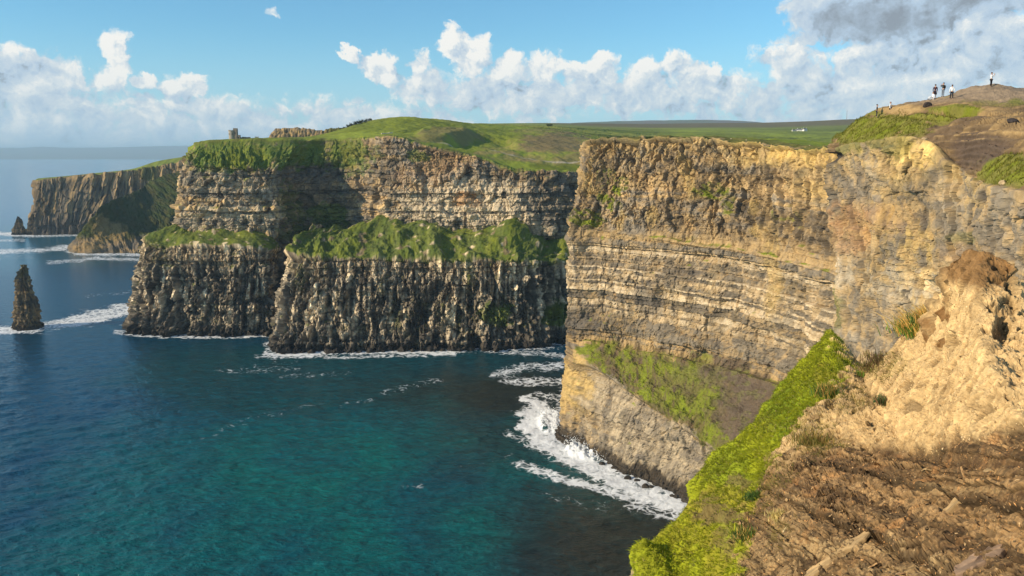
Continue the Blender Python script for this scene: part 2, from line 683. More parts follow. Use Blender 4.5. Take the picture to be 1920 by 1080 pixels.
# ================================================================= NEAR CLIFF WALL
def wall_near():
    # columns: base (u,v), ledge lower edge, ledge upper edge, pale bed line, rim, and depths
    cols = [
        # base Y x-from-u        ledge_out        ledge_in         bed            rim
        [(1078, 640), (1078, 690, 640), (1078, 610, 645), (1090, 400, 650), (1125, 268, 660)],
        [(1062, 560), (1064, 690, 560), (1066, 622, 562), (1076, 402, 566), (1108, 266, 575)],
        [(1050, 'b', 816), (1056, 676, 496), (1060, 640, 499), (1068, 412, 503), (1098, 264, 512)],
        [(1090, 'b', 846), (1112, 690, 464), (1120, 640, 486), (1120, 426, 488), (1140, 259, 500)],
        [(1150, 'b', 878), (1180, 735, 436), (1190, 655, 470), (1200, 442, 470), (1215, 258, 482)],
        [(1220, 'b', 907), (1255, 785, 410), (1270, 668, 448), (1290, 455, 446), (1300, 259, 458)],
        [(1300, 'b', 942), (1325, 835, 388), (1370, 690, 424), (1390, 470, 418), (1395, 267, 430)],
        [(1390, 'b', 985), (1400, 880, 362), (1460, 715, 392), (1475, 490, 384), (1480, 276, 396)],
        [(1470, 'b', 1025), (1490, 915, 350), (1540, 745, 352), (1555, 512, 350), (1555, 281, 362)],
        [(1560, 'b', 1075), (1580, 950, 325), (1620, 775, 318), (1630, 535, 315), (1630, 284, 325)],
        [(1660, 'b', 1130), (1680, 980, 300), (1700, 805, 285), (1710, 560, 282), (1710, 287, 290)],
    ]
    net = []
    for c in cols:
        b = PZ(c[0][0], c[0][2]) if c[0][1] == 'b' else np.array([P(c[0][0], 600, c[0][1])[0], c[0][1], 0.0])
        col = [b + np.array([-3, 0, -14]), b + np.array([-2.5, -1, 0]), b + np.array([-.5, 0, 7])]
        lo, li, bed, rim = [P(*c[k]) for k in range(1, 5)]
        col += [lo, li, bed + np.array([-1, 0, 0]), bed + np.array([.9, .5, 1.2]), rim]
        back = rim + np.array([14, 10, 0.6])
        col += [back, back + np.array([60, 40, -1.0]), back + np.array([160, 100, -22])]
        net.append(col)
    net = np.swapaxes(np.array(net), 0, 1)
    rc = auto_counts(net, 0, 1.5)
    rc[0] = 3
    rc[7] = max(rc[7], 10)
    rc[8], rc[9] = 12, 4
    cc = auto_counts(net, 1, 1.5)
    p = loft(net, rc, cc)
    lv = np.cumsum([0] + rc)
    n = normals(p, (0, 0, H))
    n = blur(blur(n, 6, 0), 6, 1)
    n /= np.linalg.norm(n, axis=-1, keepdims=True)
    s = arclen(p, lv[5])
    z = p[..., 2].astype(f32)
    u, v = proj(p)
    steep = sst(n[..., 2], 0.75, 0.35)
    rows = np.arange(p.shape[0])[:, None] * np.ones((1, p.shape[1]))
    top = sst(rows, lv[7] - 3, lv[7] + 2)
    zz = z + 1.6 * fbm(s / 70, z / 200, 3, 3) + 0.5 * fbm(s / 9, z / 12, 3, 4)
    beds = Beds(5, -20, 230, 0.9, 4.5, (4, 16))
    o, alb, blk, joint = beds(s + 1.5 * fbm(s / 8, z / 8, 3, 9), zz)
    thick = Beds(6, -20, 230, 6, 16, (14, 40))
    o2, alb2, blk2, joint2 = thick(s + 4 * fbm(s / 20, z / 30, 3, 8), zz)
    upper = sst(z, 134, 140)
    rib = ridged(s / 26 + 0.5 * fbm(s / 40, z / 40, 3, 21), z / 150, 4, 20)
    rib2 = ridged(s / 8 + 0.8 * fbm(s / 14, z / 18, 3, 25), z / 42, 4, 24)
    rough = fbm(s / 7, z / 5, 6, 30, 0.58)
    rubble = fbm(s / 16, z / 14, 6, 37, 0.60)
    crack = sst(ridged(s / 9 + 0.9 * fbm(s / 12, z / 16, 3, 44), z / 60, 3, 45), 0.72, 0.95)
    calm = sst(fbm(s / 34, z / 26, 4, 47), -.35, .35)        # where the bedding shows
    band_z = sst(z, 68, 84) * (1 - upper)
    gold = sst(z + 4 * fbm(s / 9, z / 7, 4, 57), 172, 178) * sst(u, 1320, 1430)
    bedw = np.maximum((.35 + .65 * calm), .95 * band_z) * (1 - .62 * upper)
    crag = ridged((s + .5 * z) / 15 + .7 * fbm(s / 18, z / 18, 3, 48), (z - .3 * s) / 34, 5, 49, .58)
    crag2 = ridged((s - .6 * z) / 7 + .8 * fbm(s / 9, z / 9, 3, 51), (z + .3 * s) / 15, 4, 52, .58)
    fa, ia, ea = facets((s + .25 * z) / 8 + .5 * fbm(s / 14, z / 14, 3, 91), z / 21 + .4 * fbm(s / 12, z / 12, 3, 92), 93)
    fb, ib, eb = facets((s - .35 * z) / 3.8 + .4 * fbm(s / 8, z / 8, 3, 94), z / 13, 95, 1.4)
    fc, ic, ec = facets(s / 1.9, z / 1.7, 97)
    d = steep * bedw * (0.75 * o + 0.95 * (blk - .5) + 1.3 * o2 + 1.6 * (blk2 - .5) - 0.55 * joint)
    d += steep * (.30 + .70 * upper) * (1 - .7 * gold) * (.6 * crag + .35 * crag2 + 3.4 * fa + 2.3 * fb + 1.3 * fc - .8 * ea - .5 * eb)
    big = fbm(s / 42, z / 34, 4, 53)
    d += steep * 4.5 * big
    d += steep * (2.6 * rib + (0.7 + .5 * upper * sst(z, 150, 175)) * rib2 + 1.1 * rough)
    d += steep * upper * (.7 * rubble)
    d -= steep * crack * (0.9 + 2.0 * upper * sst(z, 158, 178))
    d += (1 - steep) * (1 - top) * (3.4 * fbm(s / 15, (v + z) / 16, 5, 50, .58) + .4) + (1 - steep) * top * .4
    d -= 4.5 * steep
    d *= (1 - 0.8 * top)
    p = p + n * d[..., None]
    p[..., 2] += top * 1.3 * fbm(p[..., 0] / 11, p[..., 1] / 11, 5, 55) + sst(rows, lv[6] + 30, lv[7]) * sst(rows, lv[8], lv[7]) * (1.6 * fa + .8 * fb)
    nn = blur(blur(normals(p, (0, 0, H)), 2, 0), 2, 1)
    # colour of the rock itself
    m1 = fbm(s / 30, z / 22, 5, 60)
    m2 = fbm(s / 9, z / 7, 5, 64, 0.6)
    streak = fbm(s / 3.2, z / 60, 4, 68)
    c = lerp(GREY, TAN, sst(0.9 * alb + 0.5 * m2 + 0.45 * m1 + 0.3 * streak, 0.05, 0.85)[..., None])
    band = sst(z, 72, 90) * sst(z, 132, 122)
    c = cmix(c, PALE * 1.08, band * sst(alb + 1.0 * m2 + 0.5 * streak + .5 * m1, 0.25, 1.0) * 0.85)
    c = cmix(c, GREY * .6, band * sst(alb + .9 * m2 + .4 * m1, .32, .02) * .6)
    c = cmix(c, GREY * 0.75, sst(alb2 + .6 * m2, 0.75, 1.15) * 0.55 * (1 - upper))
    c = cmix(c, BROWN * 1.15, upper * sst(m1 + .5 * m2, -0.35, 0.4) * (.3 + .4 * sst(z, 178, 168)))
    gold_c = gold
    c = cmix(c, YEL * .9, sst(z + 6 * m2, 176, 189) * 0.35)
    c = cmix(c, RUST, sst(m2 + .6 * streak, 0.55, 0.95) * 0.6)
    c = cmix(c, YEL * 1.12, gold_c * .9)
    c = cmix(c, YEL * 0.95, patches(u, v, [(1075, 720, 34, 60, 1), (1530, 330, 60, 50, .5), (1440, 500, 16, 100, .7)], 0.5 * m2) * 0.7)
    c = cmix(c, DARK, 0.75 * sst(joint + .5 * m2, 0.75, 1.2) * steep * bedw)
    c = cmix(c, DARK * 0.7, (.55 + .35 * patches(u, v, [(1270, 330, 130, 90, 1)], .4 * m2)) * crack * steep * (1 - .7 * gold))
    fm = (.25 + .65 * upper) * steep * (1 - .7 * gold)
    c = c * (1 + fm * (1.0 * (ia - .5) + .9 * (ib - .5) + .5 * (ic - .5)))[..., None]
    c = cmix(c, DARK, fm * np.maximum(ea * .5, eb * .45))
    c = cmix(c, GREY * .5, steep * sst(m1 + .4 * m2 + .5 * (ia - .5), .08, .42) * .62)
    c = cmix(c, YEL * .95, steep * sst(fbm(s / 24, z / 30, 5, 98, .6), .16, .42) * .5 * (.25 + .75 * upper))
    c = cmix(c, GREY * 1.25, sst(z, 64, 52) * sst(u, 1085, 1120) * .55 * sst(streak + m2, -.5, .3))
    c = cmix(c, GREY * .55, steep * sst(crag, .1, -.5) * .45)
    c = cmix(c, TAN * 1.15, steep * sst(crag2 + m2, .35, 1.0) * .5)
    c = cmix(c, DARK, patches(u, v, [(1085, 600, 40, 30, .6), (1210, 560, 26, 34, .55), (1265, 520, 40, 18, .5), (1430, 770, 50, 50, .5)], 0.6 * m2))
    wet = sst(z + 3.5 * rough + 2.5 * fbm(s / 4, z / 20, 3, 71), 10.5, 6.0)
    c = cmix(c, WET, wet * 0.92)
    # turf on ledges and tops
    g = sst(nn[..., 2] + 0.30 * m2 + 0.15 * m1, 0.50, 0.80)
    lower_ledge = sst(v, 600, 620) * sst(s, 150, 175)
    scree = (1 - steep) * sst(u + 60 * m1 + 30 * m2, 1310, 1400) * sst(z, 10, 20) * (1 - top)
    gp = patches(u, v, [(1155, 352, 26, 22, 1), (1140, 378, 22, 26, .9), (1095, 408, 36, 18, .9), (1130, 330, 30, 26, .5), (1335, 358, 38, 16, 1),
                        (1362, 385, 16, 26, .8), (1470, 400, 34, 20, .55), (1560, 320, 20, 20, .3), (1255, 690, 130, 40, .62), (1290, 740, 70, 50, .95),
                        (1140, 655, 50, 24, .7), (1180, 690, 50, 30, .6), (1400, 690, 40, 12, .6), (1325, 820, 26, 60, .8), (1330, 460, 50, 8, .6), (1220, 445, 90, 8, .5)], 0.8 * m2)
    gm = np.clip(np.maximum(gp, g * (0.75 - .35 * upper)) * (1 - wet) * (0.6 + 0.6 * sst(nn[..., 2], -.1, .3)), 0, 1)
    gm *= sst(fbm(s / 3.4, (z + .3 * v) / 3.0, 5, 77, .62) + .9 * gm, 0.30, 0.72)
    gc = lerp(OLIVE * 1.1, LIME * 1.05, sst(m2 + .4 * m1, -0.3, 0.4)[..., None])
    rw = rows + 26 * m2 + 22 * fbm(s / 22, z / 60, 4, 88)
    shelf = (1 - top) * sst(rw, lv[3] - 3, lv[3] + 8) * sst(rw, lv[4] + 6, lv[4] - 8) * sst(u + 24 * m2, 1085, 1125)
    lowt = sst(rw, lv[3] + 4, lv[3] - 8) * (1 - wet)
    lines = sst(np.sin(zz * 1.9 + 2.5 * m1) + .9 * m2, .2, .9)
    lowc = lerp(GREY * 1.05, PALE * .72, sst(streak + 1.1 * m2 + .5 * (alb - .5) + .25 * lines, -.4, .75)[..., None])
    c = lerp(c, lowc, (lowt * .85 * sst(u + 60 * m2 + 40 * m1, 1070, 1150))[..., None])
    c = cmix(c, DARK * 1.3, lowt * sst(fbm(s / 9, z / 5, 5, 85, .6), .22, .5) * .6)
    c = cmix(c, lerp(BROWN * .6, OLIVE * .8, sst(m2 + .5 * fbm(s / 3, z / 3, 4, 89), -.35, .35)[..., None]), shelf * .85)
    c = cmix(c, TAN * .7, shelf * sst(fbm(s / 4, (z + .4 * v) / 4, 4, 90, .65), .28, .5) * .6)
    soil = np.clip(patches(u, v, [(1400, 745, 70, 50, 1), (1350, 700, 60, 30, .9), (1300, 710, 60, 30, .5), (1390, 790, 50, 60, .9)], .6 * m2) * (1 - wet), 0, 1)
    c = cmix(c, np.array([.115, .085, .062], f32), soil * (.55 + .4 * sst(m2, -.4, .2)))
    c = cmix(c, gc, gm * (1 - .75 * soil) * sst(m2 + .5 * m1 + gm, .1, .8))
    tc = lerp(OLIVE * 1.1, FIELD, sst(rows + 6 * m2, lv[8], lv[8] + 5)[..., None])
    tc = cmix(tc, TAN, sst(fbm(p[..., 0] / 12, p[..., 1] / 5, 4, 80), 0.05, 0.4) * sst(rows, lv[8] + 3, lv[7]))
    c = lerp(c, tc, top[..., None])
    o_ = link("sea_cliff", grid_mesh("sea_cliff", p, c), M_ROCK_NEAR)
    tag(o_, "tall banded tan cliff wall with a grassy slope above its wave washed foot", kind='structure')
    SHORE.append((p[lv[1]], 9.0, 1.0))
    return net


# ================================================================= MIDDLE CLIFF: upper wall
def wall_mid():
    # u, Y of foot and rim, rim v, foot v
    st = [  # foot(u,v,Y)   mid(u,v,Y)  shoulder (u,v,Y)  rim(u,v,Y)
        [(420, 420, 1010), (420, 340, 1012), (425, 300, 1015), (440, 268, 1020)],
        [(345, 424, 905), (350, 345, 906), (357, 302, 910), (378, 266, 925)],
        [(326, 428, 836), (332, 345, 838), (343, 302, 842), (362, 267, 872)],
        [(350, 430, 826), (352, 345, 828), (365, 305, 832), (385, 264, 868)],
        [(420, 430, 822), (420, 345, 824), (425, 310, 828), (430, 262, 872)],
        [(490, 432, 826), (490, 345, 828), (490, 312, 832), (495, 260, 880)],
        [(530, 436, 838), (530, 345, 840), (535, 312, 846), (545, 260, 888)],
        [(560, 440, 876), (560, 345, 878), (565, 308, 884), (580, 260, 900)],
        [(620, 440, 886), (620, 345, 888), (625, 302, 892), (632, 260, 912)],
        [(672, 440, 868), (672, 345, 870), (675, 298, 874), (680, 258, 892)],
        [(730, 450, 832), (730, 345, 835), (730, 290, 838), (735, 255, 846)],
        [(800, 460, 822), (800, 360, 825), (800, 300, 828), (800, 272, 834)],
        [(900, 465, 814), (900, 370, 817), (900, 320, 820), (900, 294, 825)],
        [(965, 468, 806), (965, 380, 809), (965, 335, 812), (968, 316, 818)],
        [(1030, 472, 808), (1030, 385, 811), (1030, 340, 814), (1030, 321, 820)],
        [(1100, 476, 826), (1100, 390, 828), (1100, 345, 832), (1100, 322, 838)],
        [(1200, 480, 850), (1200, 395, 852), (1200, 348, 856), (1200, 322, 862)],
    ]
    net = []
    for c in st:
        f_, m_, sh, r_ = [P(*x) for x in c]
        foot = f_ + np.array([0, -2, -40])
        back = r_ + np.array([0, 14, 1.2])
        net.append([foot, f_, m_, sh, r_, back, back + np.array([8, 60, -6])])
    net = np.swapaxes(np.array(net), 0, 1)
    rc = auto_counts(net, 0, 1.45)
    rc[0] = 24
    rc[5] = 6
    cc = auto_counts(net, 1, 1.45)
    p = loft(net, rc, cc)
    lv = np.cumsum([0] + rc)
    n = normals(p, (0, 0, H))
    n = blur(blur(n, 5, 0), 5, 1)
    n /= np.linalg.norm(n, axis=-1, keepdims=True)
    s = arclen(p, lv[2])
    z = p[..., 2].astype(f32)
    u, v = proj(p)
    rows = np.arange(p.shape[0])[:, None] * np.ones((1, p.shape[1]))
    top = sst(rows, lv[4] - 2, lv[4] + 2)
    zz = z + 2.0 * fbm(s / 90, z / 200, 3, 103) + 0.7 * fbm(s / 12, z / 12, 3, 104)
    o, alb, blk, joint = Beds(15, -20, 230, 1.6, 6, (5, 20))(s + 2 * fbm(s / 10, z / 8, 3, 109), zz)
    o2, alb2, blk2, joint2 = Beds(16, -20, 230, 8, 20, (18, 46))(s + 5 * fbm(s / 25, z / 30, 3, 108), zz)
    left = sst(u + 40 * fbm(s / 30, z / 30, 3, 110), 700, 620)       # the overgrown, rougher part round the headland
    sh_z = sst(rows, lv[3] - 4, lv[3] + 4)
    rib = ridged(s / 30 + 0.6 * fbm(s / 50, z / 40, 3, 121), z / 110, 4, 120)
    rib2 = ridged(s / 11 + 0.8 * fbm(s / 18, z / 20, 3, 125), z / 40, 4, 124)
    rough = fbm(s / 10, z / 7, 6, 130, 0.58)
    d = 1.0 * o + 1.1 * (blk - .5) + 1.5 * o2 + 1.8 * (blk2 - .5) - 0.6 * joint
    fa, ia, ea = facets((s + .2 * z) / 15 + .5 * fbm(s / 20, z / 20, 3, 191), z / 17, 193)
    fb, ib, eb = facets((s - .15 * z) / 6 + .5 * fbm(s / 9, z / 9, 3, 194), z / 6.5, 195)
    d += 5.0 * fa + 2.8 * fb - 1.0 * ea - .7 * eb
    d += 2.6 * rib + (1.0 + 1.2 * sh_z) * rib2 + 1.6 * rough - 2.4 * sst(fbm(s / 16, z / 30, 4, 139), .2, .5)
    d += left * (5 * fbm(s / 30, z / 30, 5, 133, .55) + (4.0 * rib + 2.5 * fa) * sh_z)
    d *= 1 - .75 * sh_z * left * sst(rows, lv[3], lv[4])
    d -= 5.5
    d *= (1 - 0.85 * top)
    p = p + n * d[..., None]
    p[..., 2] += top * 1.3 * fbm(p[..., 0] / 16, p[..., 1] / 16, 4, 155)
    nn = blur(blur(normals(p, (0, 0, H)), 2, 0), 2, 1)
    m1 = fbm(s / 45, z / 30, 5, 160)
    m2 = fbm(s / 13, z / 9, 5, 164, 0.6)
    streak = fbm(s / 5, z / 70, 4, 168)
    c = lerp(GREY * .85, TAN * .95, sst(.8 * alb + .6 * m2 + .4 * m1 + .35 * streak, 0.15, 0.95)[..., None])
    c = c * (1 + .9 * (ia - .5) + .8 * (ib - .5))[..., None]
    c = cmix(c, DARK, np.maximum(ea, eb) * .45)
    c = cmix(c, GREY * .45, sst(m1 + .5 * m2, .16, .5) * .5)
    c = c * (1.22 + .35 * np.clip(streak, -.5, .5))[..., None]
    c = cmix(c, PALE, patches(u, v, [(880, 385, 150, 60, 1), (980, 420, 90, 40, .7), (430, 410, 110, 24, .8), (430, 345, 90, 30, .5)], .7 * m2) * sst(streak + m2 + alb, -.1, 0.75) * .9)
    c = cmix(c, RUST, patches(u, v, [(870, 372, 26, 14, .8), (790, 330, 60, 30, .3), (830, 300, 60, 30, .35)], .6 * m2) * 0.7)
    c = cmix(c, DARK * 1.1, patches(u, v, [(1040, 380, 60, 50, .8), (600, 400, 70, 70, .7), (590, 320, 70, 40, .8), (640, 440, 60, 30, .7), (1000, 470, 60, 30, .6)], .7 * m2) * .75)  # partly the headland's shadow in the recess, painted into the rock
    c = cmix(c, BROWN * 1.2, sh_z * sst(u, 640, 760) * sst(m2 + m1, -.5, .4) * .6)
    c = cmix(c, DARK, 0.7 * sst(joint + .5 * m2, 0.75, 1.2))
    g = sst(nn[..., 2] + 0.30 * m2 + 0.15 * m1, 0.42, 0.72)
    gp = patches(u, v, [(440, 285, 110, 30, 1), (560, 285, 80, 30, .95), (650, 285, 40, 34, .85), (400, 300, 60, 24, .7), (560, 410, 16, 40, .6), (615, 420, 40, 46, .8), (690, 440, 40, 22, .9),
                        (780, 290, 24, 12, .7), (545, 380, 20, 40, .5), (590, 440, 60, 24, .7), (660, 300, 34, 30, .6), (700, 285, 14, 14, .5)], .7 * m2)
    gm = np.clip(np.maximum(gp, g * (.35 + .4 * left)), 0, 1)
    gm *= sst(fbm(s / 5, z / 4, 4, 177, .6) + 1.2 * gm, 0.25, 0.7)
    gc = lerp(GRASS * 1.15, LIME * .8, sst(m2 + .5 * m1, -.4, .4)[..., None])
    c = cmix(c, gc, gm * .95)
    c = lerp(c, lerp(OLIVE, FIELD, sst(m2, -.4, .3)[..., None]), top[..., None])
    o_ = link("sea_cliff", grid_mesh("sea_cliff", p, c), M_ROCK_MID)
    tag(o_, "layered upper cliff wall under the round tower with overgrown brow", kind='structure')


# ================================================================= MIDDLE CLIFF: lower blocks
def low_block(name, cols, seed, lab, gpatch, ledge_amp, dark_right):
    net = []
    for (b, mid, out, inn) in cols:
        base = PZ(*b) if len(b) == 2 else np.array([P(b[0], 600, b[2])[0], b[2], 0.0])
        o_, i_ = P(*out), P(*inn)
        m_ = P(*mid)
        net.append([base + np.array([0, -3, -14]), base + np.array([0, -2, 0]), base + np.array([0, -.5, 6]), m_, o_, i_, i_ + np.array([6, 34, 9])])
    net = np.swapaxes(np.array(net), 0, 1)
    rc = auto_counts(net, 0, 1.45)
    rc[0], rc[6 - 1] = 3, max(rc[5], 10)
    cc = auto_counts(net, 1, 1.45)
    p = loft(net, rc, cc)
    lv = np.cumsum([0] + rc)
    n = normals(p, (0, 0, H))
    n = blur(blur(n, 5, 0), 5, 1)
    n /= np.linalg.norm(n, axis=-1, keepdims=True)
    s = arclen(p, lv[3])
    z = p[..., 2].astype(f32)
    u, v = proj(p)
    rows = np.arange(p.shape[0])[:, None] * np.ones((1, p.shape[1]))
    ledge = sst(rows, lv[4] - 2, lv[4] + 3)
    wall = 1 - ledge
    zz = z + 1.6 * fbm(s / 60, z / 200, 3, seed + 3)
    o, alb, blk, joint = Beds(seed, -20, 160, 1.6, 6, (4, 14))(s + 2 * fbm(s / 10, z / 8, 3, seed + 9), zz)
    wx = 0.45 * fbm(s / 30, z / 50, 4, seed + 21, .5)
    rib = ridged(s / 24 + wx, z / 110, 4, seed + 20, .55)
    rib2 = ridged(s / 10 + 1.3 * wx, z / 38, 4, seed + 24, .55)
    pit = fbm(s / 12, z / 13, 6, seed + 30, .6)
    deep = sst(fbm(s / 15 + wx, z / 36, 4, seed + 33), 0.12, 0.5)
    lower = sst(z, 78, 60)
    hi_ = sst(z + 6 * wx, 62, 74)
    d = wall * ((.6 + .8 * hi_) * o + (.8 + 1.0 * hi_) * (blk - .5) - (.4 + .5 * hi_) * joint)
    fa, ia, ea = facets((s + .12 * z) / 15 + wx, z / 31 + .3 * wx, seed + 81, 1.6)
    fb, ib, eb = facets((s - .2 * z) / 7 + wx, z / 12 + wx * .5, seed + 86, 1.6)
    fc, ic, ec = facets((s + .1 * z) / 3.2 + wx, z / 4.6, seed + 91, 1.4)
    fd, id_, ed = facets(s / 1.7, z / 2.6, seed + 96, 1.2)
    d += wall * (.55 + .45 * lower) * (6.5 * fa + 4.8 * fb + 3.0 * fc + 1.6 * fd - 1.2 * ea - 1.0 * eb - .6 * ec + 3.5 * rib + 1.0 * rib2 + 1.2 * pit - 3.5 * deep - 3.5)
    d += wall * sst(z, 12, 5) * (2.5 + 2 * fbm(s / 5, z / 6, 3, seed + 40))
    d += ledge * ledge_amp * (1.5 * fbm(s / 34, rows / 30, 5, seed + 50, .5) + .3)
    scar = ledge * sst(fbm(s / 12, rows / 10, 4, seed + 55), .28, .45)
    p = p + n * d[..., None]
    nn = blur(blur(normals(p, (0, 0, H)), 2, 0), 2, 1)
    m1 = fbm(s / 40, z / 30, 5, seed + 60)
    m2 = fbm(s / 10, z / 9, 5, seed + 64, .6)
    streak = fbm(s / 4, z / 60, 5, seed + 68)
    c = lerp(GREY * .46, lerp(TAN, PALE, .9) * .95, sst(.4 * alb + .5 * m2 + .3 * m1 + 1.3 * streak + .3 * rib2, .0, 1.0)[..., None])
    c = cmix(c, PALE, sst(streak + .35 * m2 + .4 * rib, .3, .95) * sst(z, 18, 45) * .8)
    c = cmix(c, TAN * .9, sst(z, 66, 80) * .35)
    c = c * (1 + wall * (.8 * (ia - .5) + .9 * (ib - .5) + .6 * (ic - .5) + .4 * (id_ - .5)))[..., None]
    c = c * (1.15 + 1.0 * np.clip(streak, -.5, .5))[..., None]
    c = cmix(c, DARK * .8, wall * np.maximum(np.maximum(ea * .5, eb * .45), ec * .35))
    c = cmix(c, DARK * .9, wall * sst(m2 + .8 * (ib - .5), .15, .45) * .6)
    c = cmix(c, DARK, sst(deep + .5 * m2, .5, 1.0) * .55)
    c = cmix(c, OLIVE, sst(m2 - .4 * streak + .4 * m1, .25, .7) * .45)
    c = cmix(c, DARK, (.45 + .35 * hi_) * sst(joint + .5 * m2, .8, 1.2) * wall)
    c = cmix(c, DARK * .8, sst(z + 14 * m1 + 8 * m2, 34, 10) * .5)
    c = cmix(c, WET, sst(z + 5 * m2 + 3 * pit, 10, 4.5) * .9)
    gp = patches(u, v, gpatch, .7 * m2)
    g = sst(nn[..., 2] + .25 * m2, .48, .74)
    gm = np.clip(np.maximum(np.maximum(gp, g * .6 * wall), ledge * sst(nn[..., 2] + .25 * m2, .2, .5)), 0, 1) * sst(z, 10, 18)
    gm *= sst(fbm(s / 5, z / 4 + rows / 9, 4, seed + 77, .6) + 1.3 * gm, .25, .7) * (1 - .85 * scar)
    gc = lerp(GRASS * .8, LIME * .85, sst(m2 + .6 * m1, -.3, .5)[..., None])
    c = cmix(c, gc, gm * .95)
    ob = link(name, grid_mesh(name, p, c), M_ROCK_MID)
    tag(ob, lab, kind='structure')
    SHORE.append((p[lv[1]], 7.0, .85))


# ================================================================= build the large terrain
NEAR = wall_near()
wall_mid()
low_block("headland", [
    ((330, 0, 1010), (330, 560, 1010), (330, 470, 1010), (345, 425, 1005)),
    ((262, 0, 900), (268, 540, 900), (285, 462, 900), (335, 425, 895)),
    ((246, 624), (254, 530, 806), (268, 450, 815), (322, 424, 846)),
    ((275, 627), (278, 535, 790), (285, 458, 800), (335, 424, 836)),
    ((340, 629), (342, 540, 784), (345, 462, 794), (362, 428, 836)),
    ((420, 630), (420, 545, 782), (420, 462, 792), (420, 428, 832)),
    ((480, 628), (482, 545, 786), (484, 468, 796), (480, 430, 836)),
    ((510, 626), (508, 545, 796), (510, 474, 806), (512, 434, 846)),
    ((535, 0, 868), (535, 545, 868), (535, 470, 870), (535, 440, 890)),
    ((600, 0, 915), (600, 545, 915), (600, 470, 915), (600, 440, 925)),
], 200, "dark ribbed headland below the tower with a grassy shelf",
    [(320, 438, 50, 14, 1), (445, 438, 60, 18, 1), (300, 452, 30, 14, .7), (300, 480, 14, 20, .3)], 3.0, 0)
low_block("headland", [
    ((560, 0, 900), (560, 560, 900), (570, 480, 900), (590, 440, 900)),
    ((528, 0, 800), (535, 560, 800), (552, 484, 800), (575, 448, 815)),
    ((508, 656), (520, 570, 742), (545, 482, 750), (566, 455, 795)),
    ((545, 660), (550, 570, 731), (570, 482, 740), (585, 452, 800)),
    ((620, 660), (622, 572, 727), (625, 484, 736), (630, 448, 806)),
    ((710, 657), (710, 572, 729), (710, 486, 738), (712, 430, 812)),
    ((800, 656), (800, 572, 731), (800, 488, 740), (800, 432, 806)),
    ((880, 656), (880, 574, 732), (880, 490, 740), (880, 452, 796)),
    ((950, 654), (950, 574, 735), (950, 490, 742), (955, 437, 790)),
    ((1005, 650), (1000, 574, 744), (998, 490, 750), (1000, 452, 796)),
    ((1050, 644), (1045, 580, 762), (1040, 492, 765), (1045, 470, 800)),
    ((1110, 640), (1110, 580, 772), (1110, 492, 776), (1110, 474, 806)),
    ((1200, 636), (1200, 580, 780), (1200, 492, 786), (1200, 474, 816)),
], 300, "lower cliff block with pitted pale and black face under a bright grassy top",
    [(620, 465, 70, 18, 1), (740, 450, 90, 34, 1), (850, 475, 60, 20, .9), (970, 465, 60, 30, 1), (930, 590, 30, 22, .9), (1045, 590, 26, 26, 1),
     (740, 600, 16, 40, .35), (830, 590, 16, 30, .3), (880, 520, 16, 30, .4), (560, 520, 14, 30, .4), (1045, 480, 30, 16, .8)], 7.0, 1)


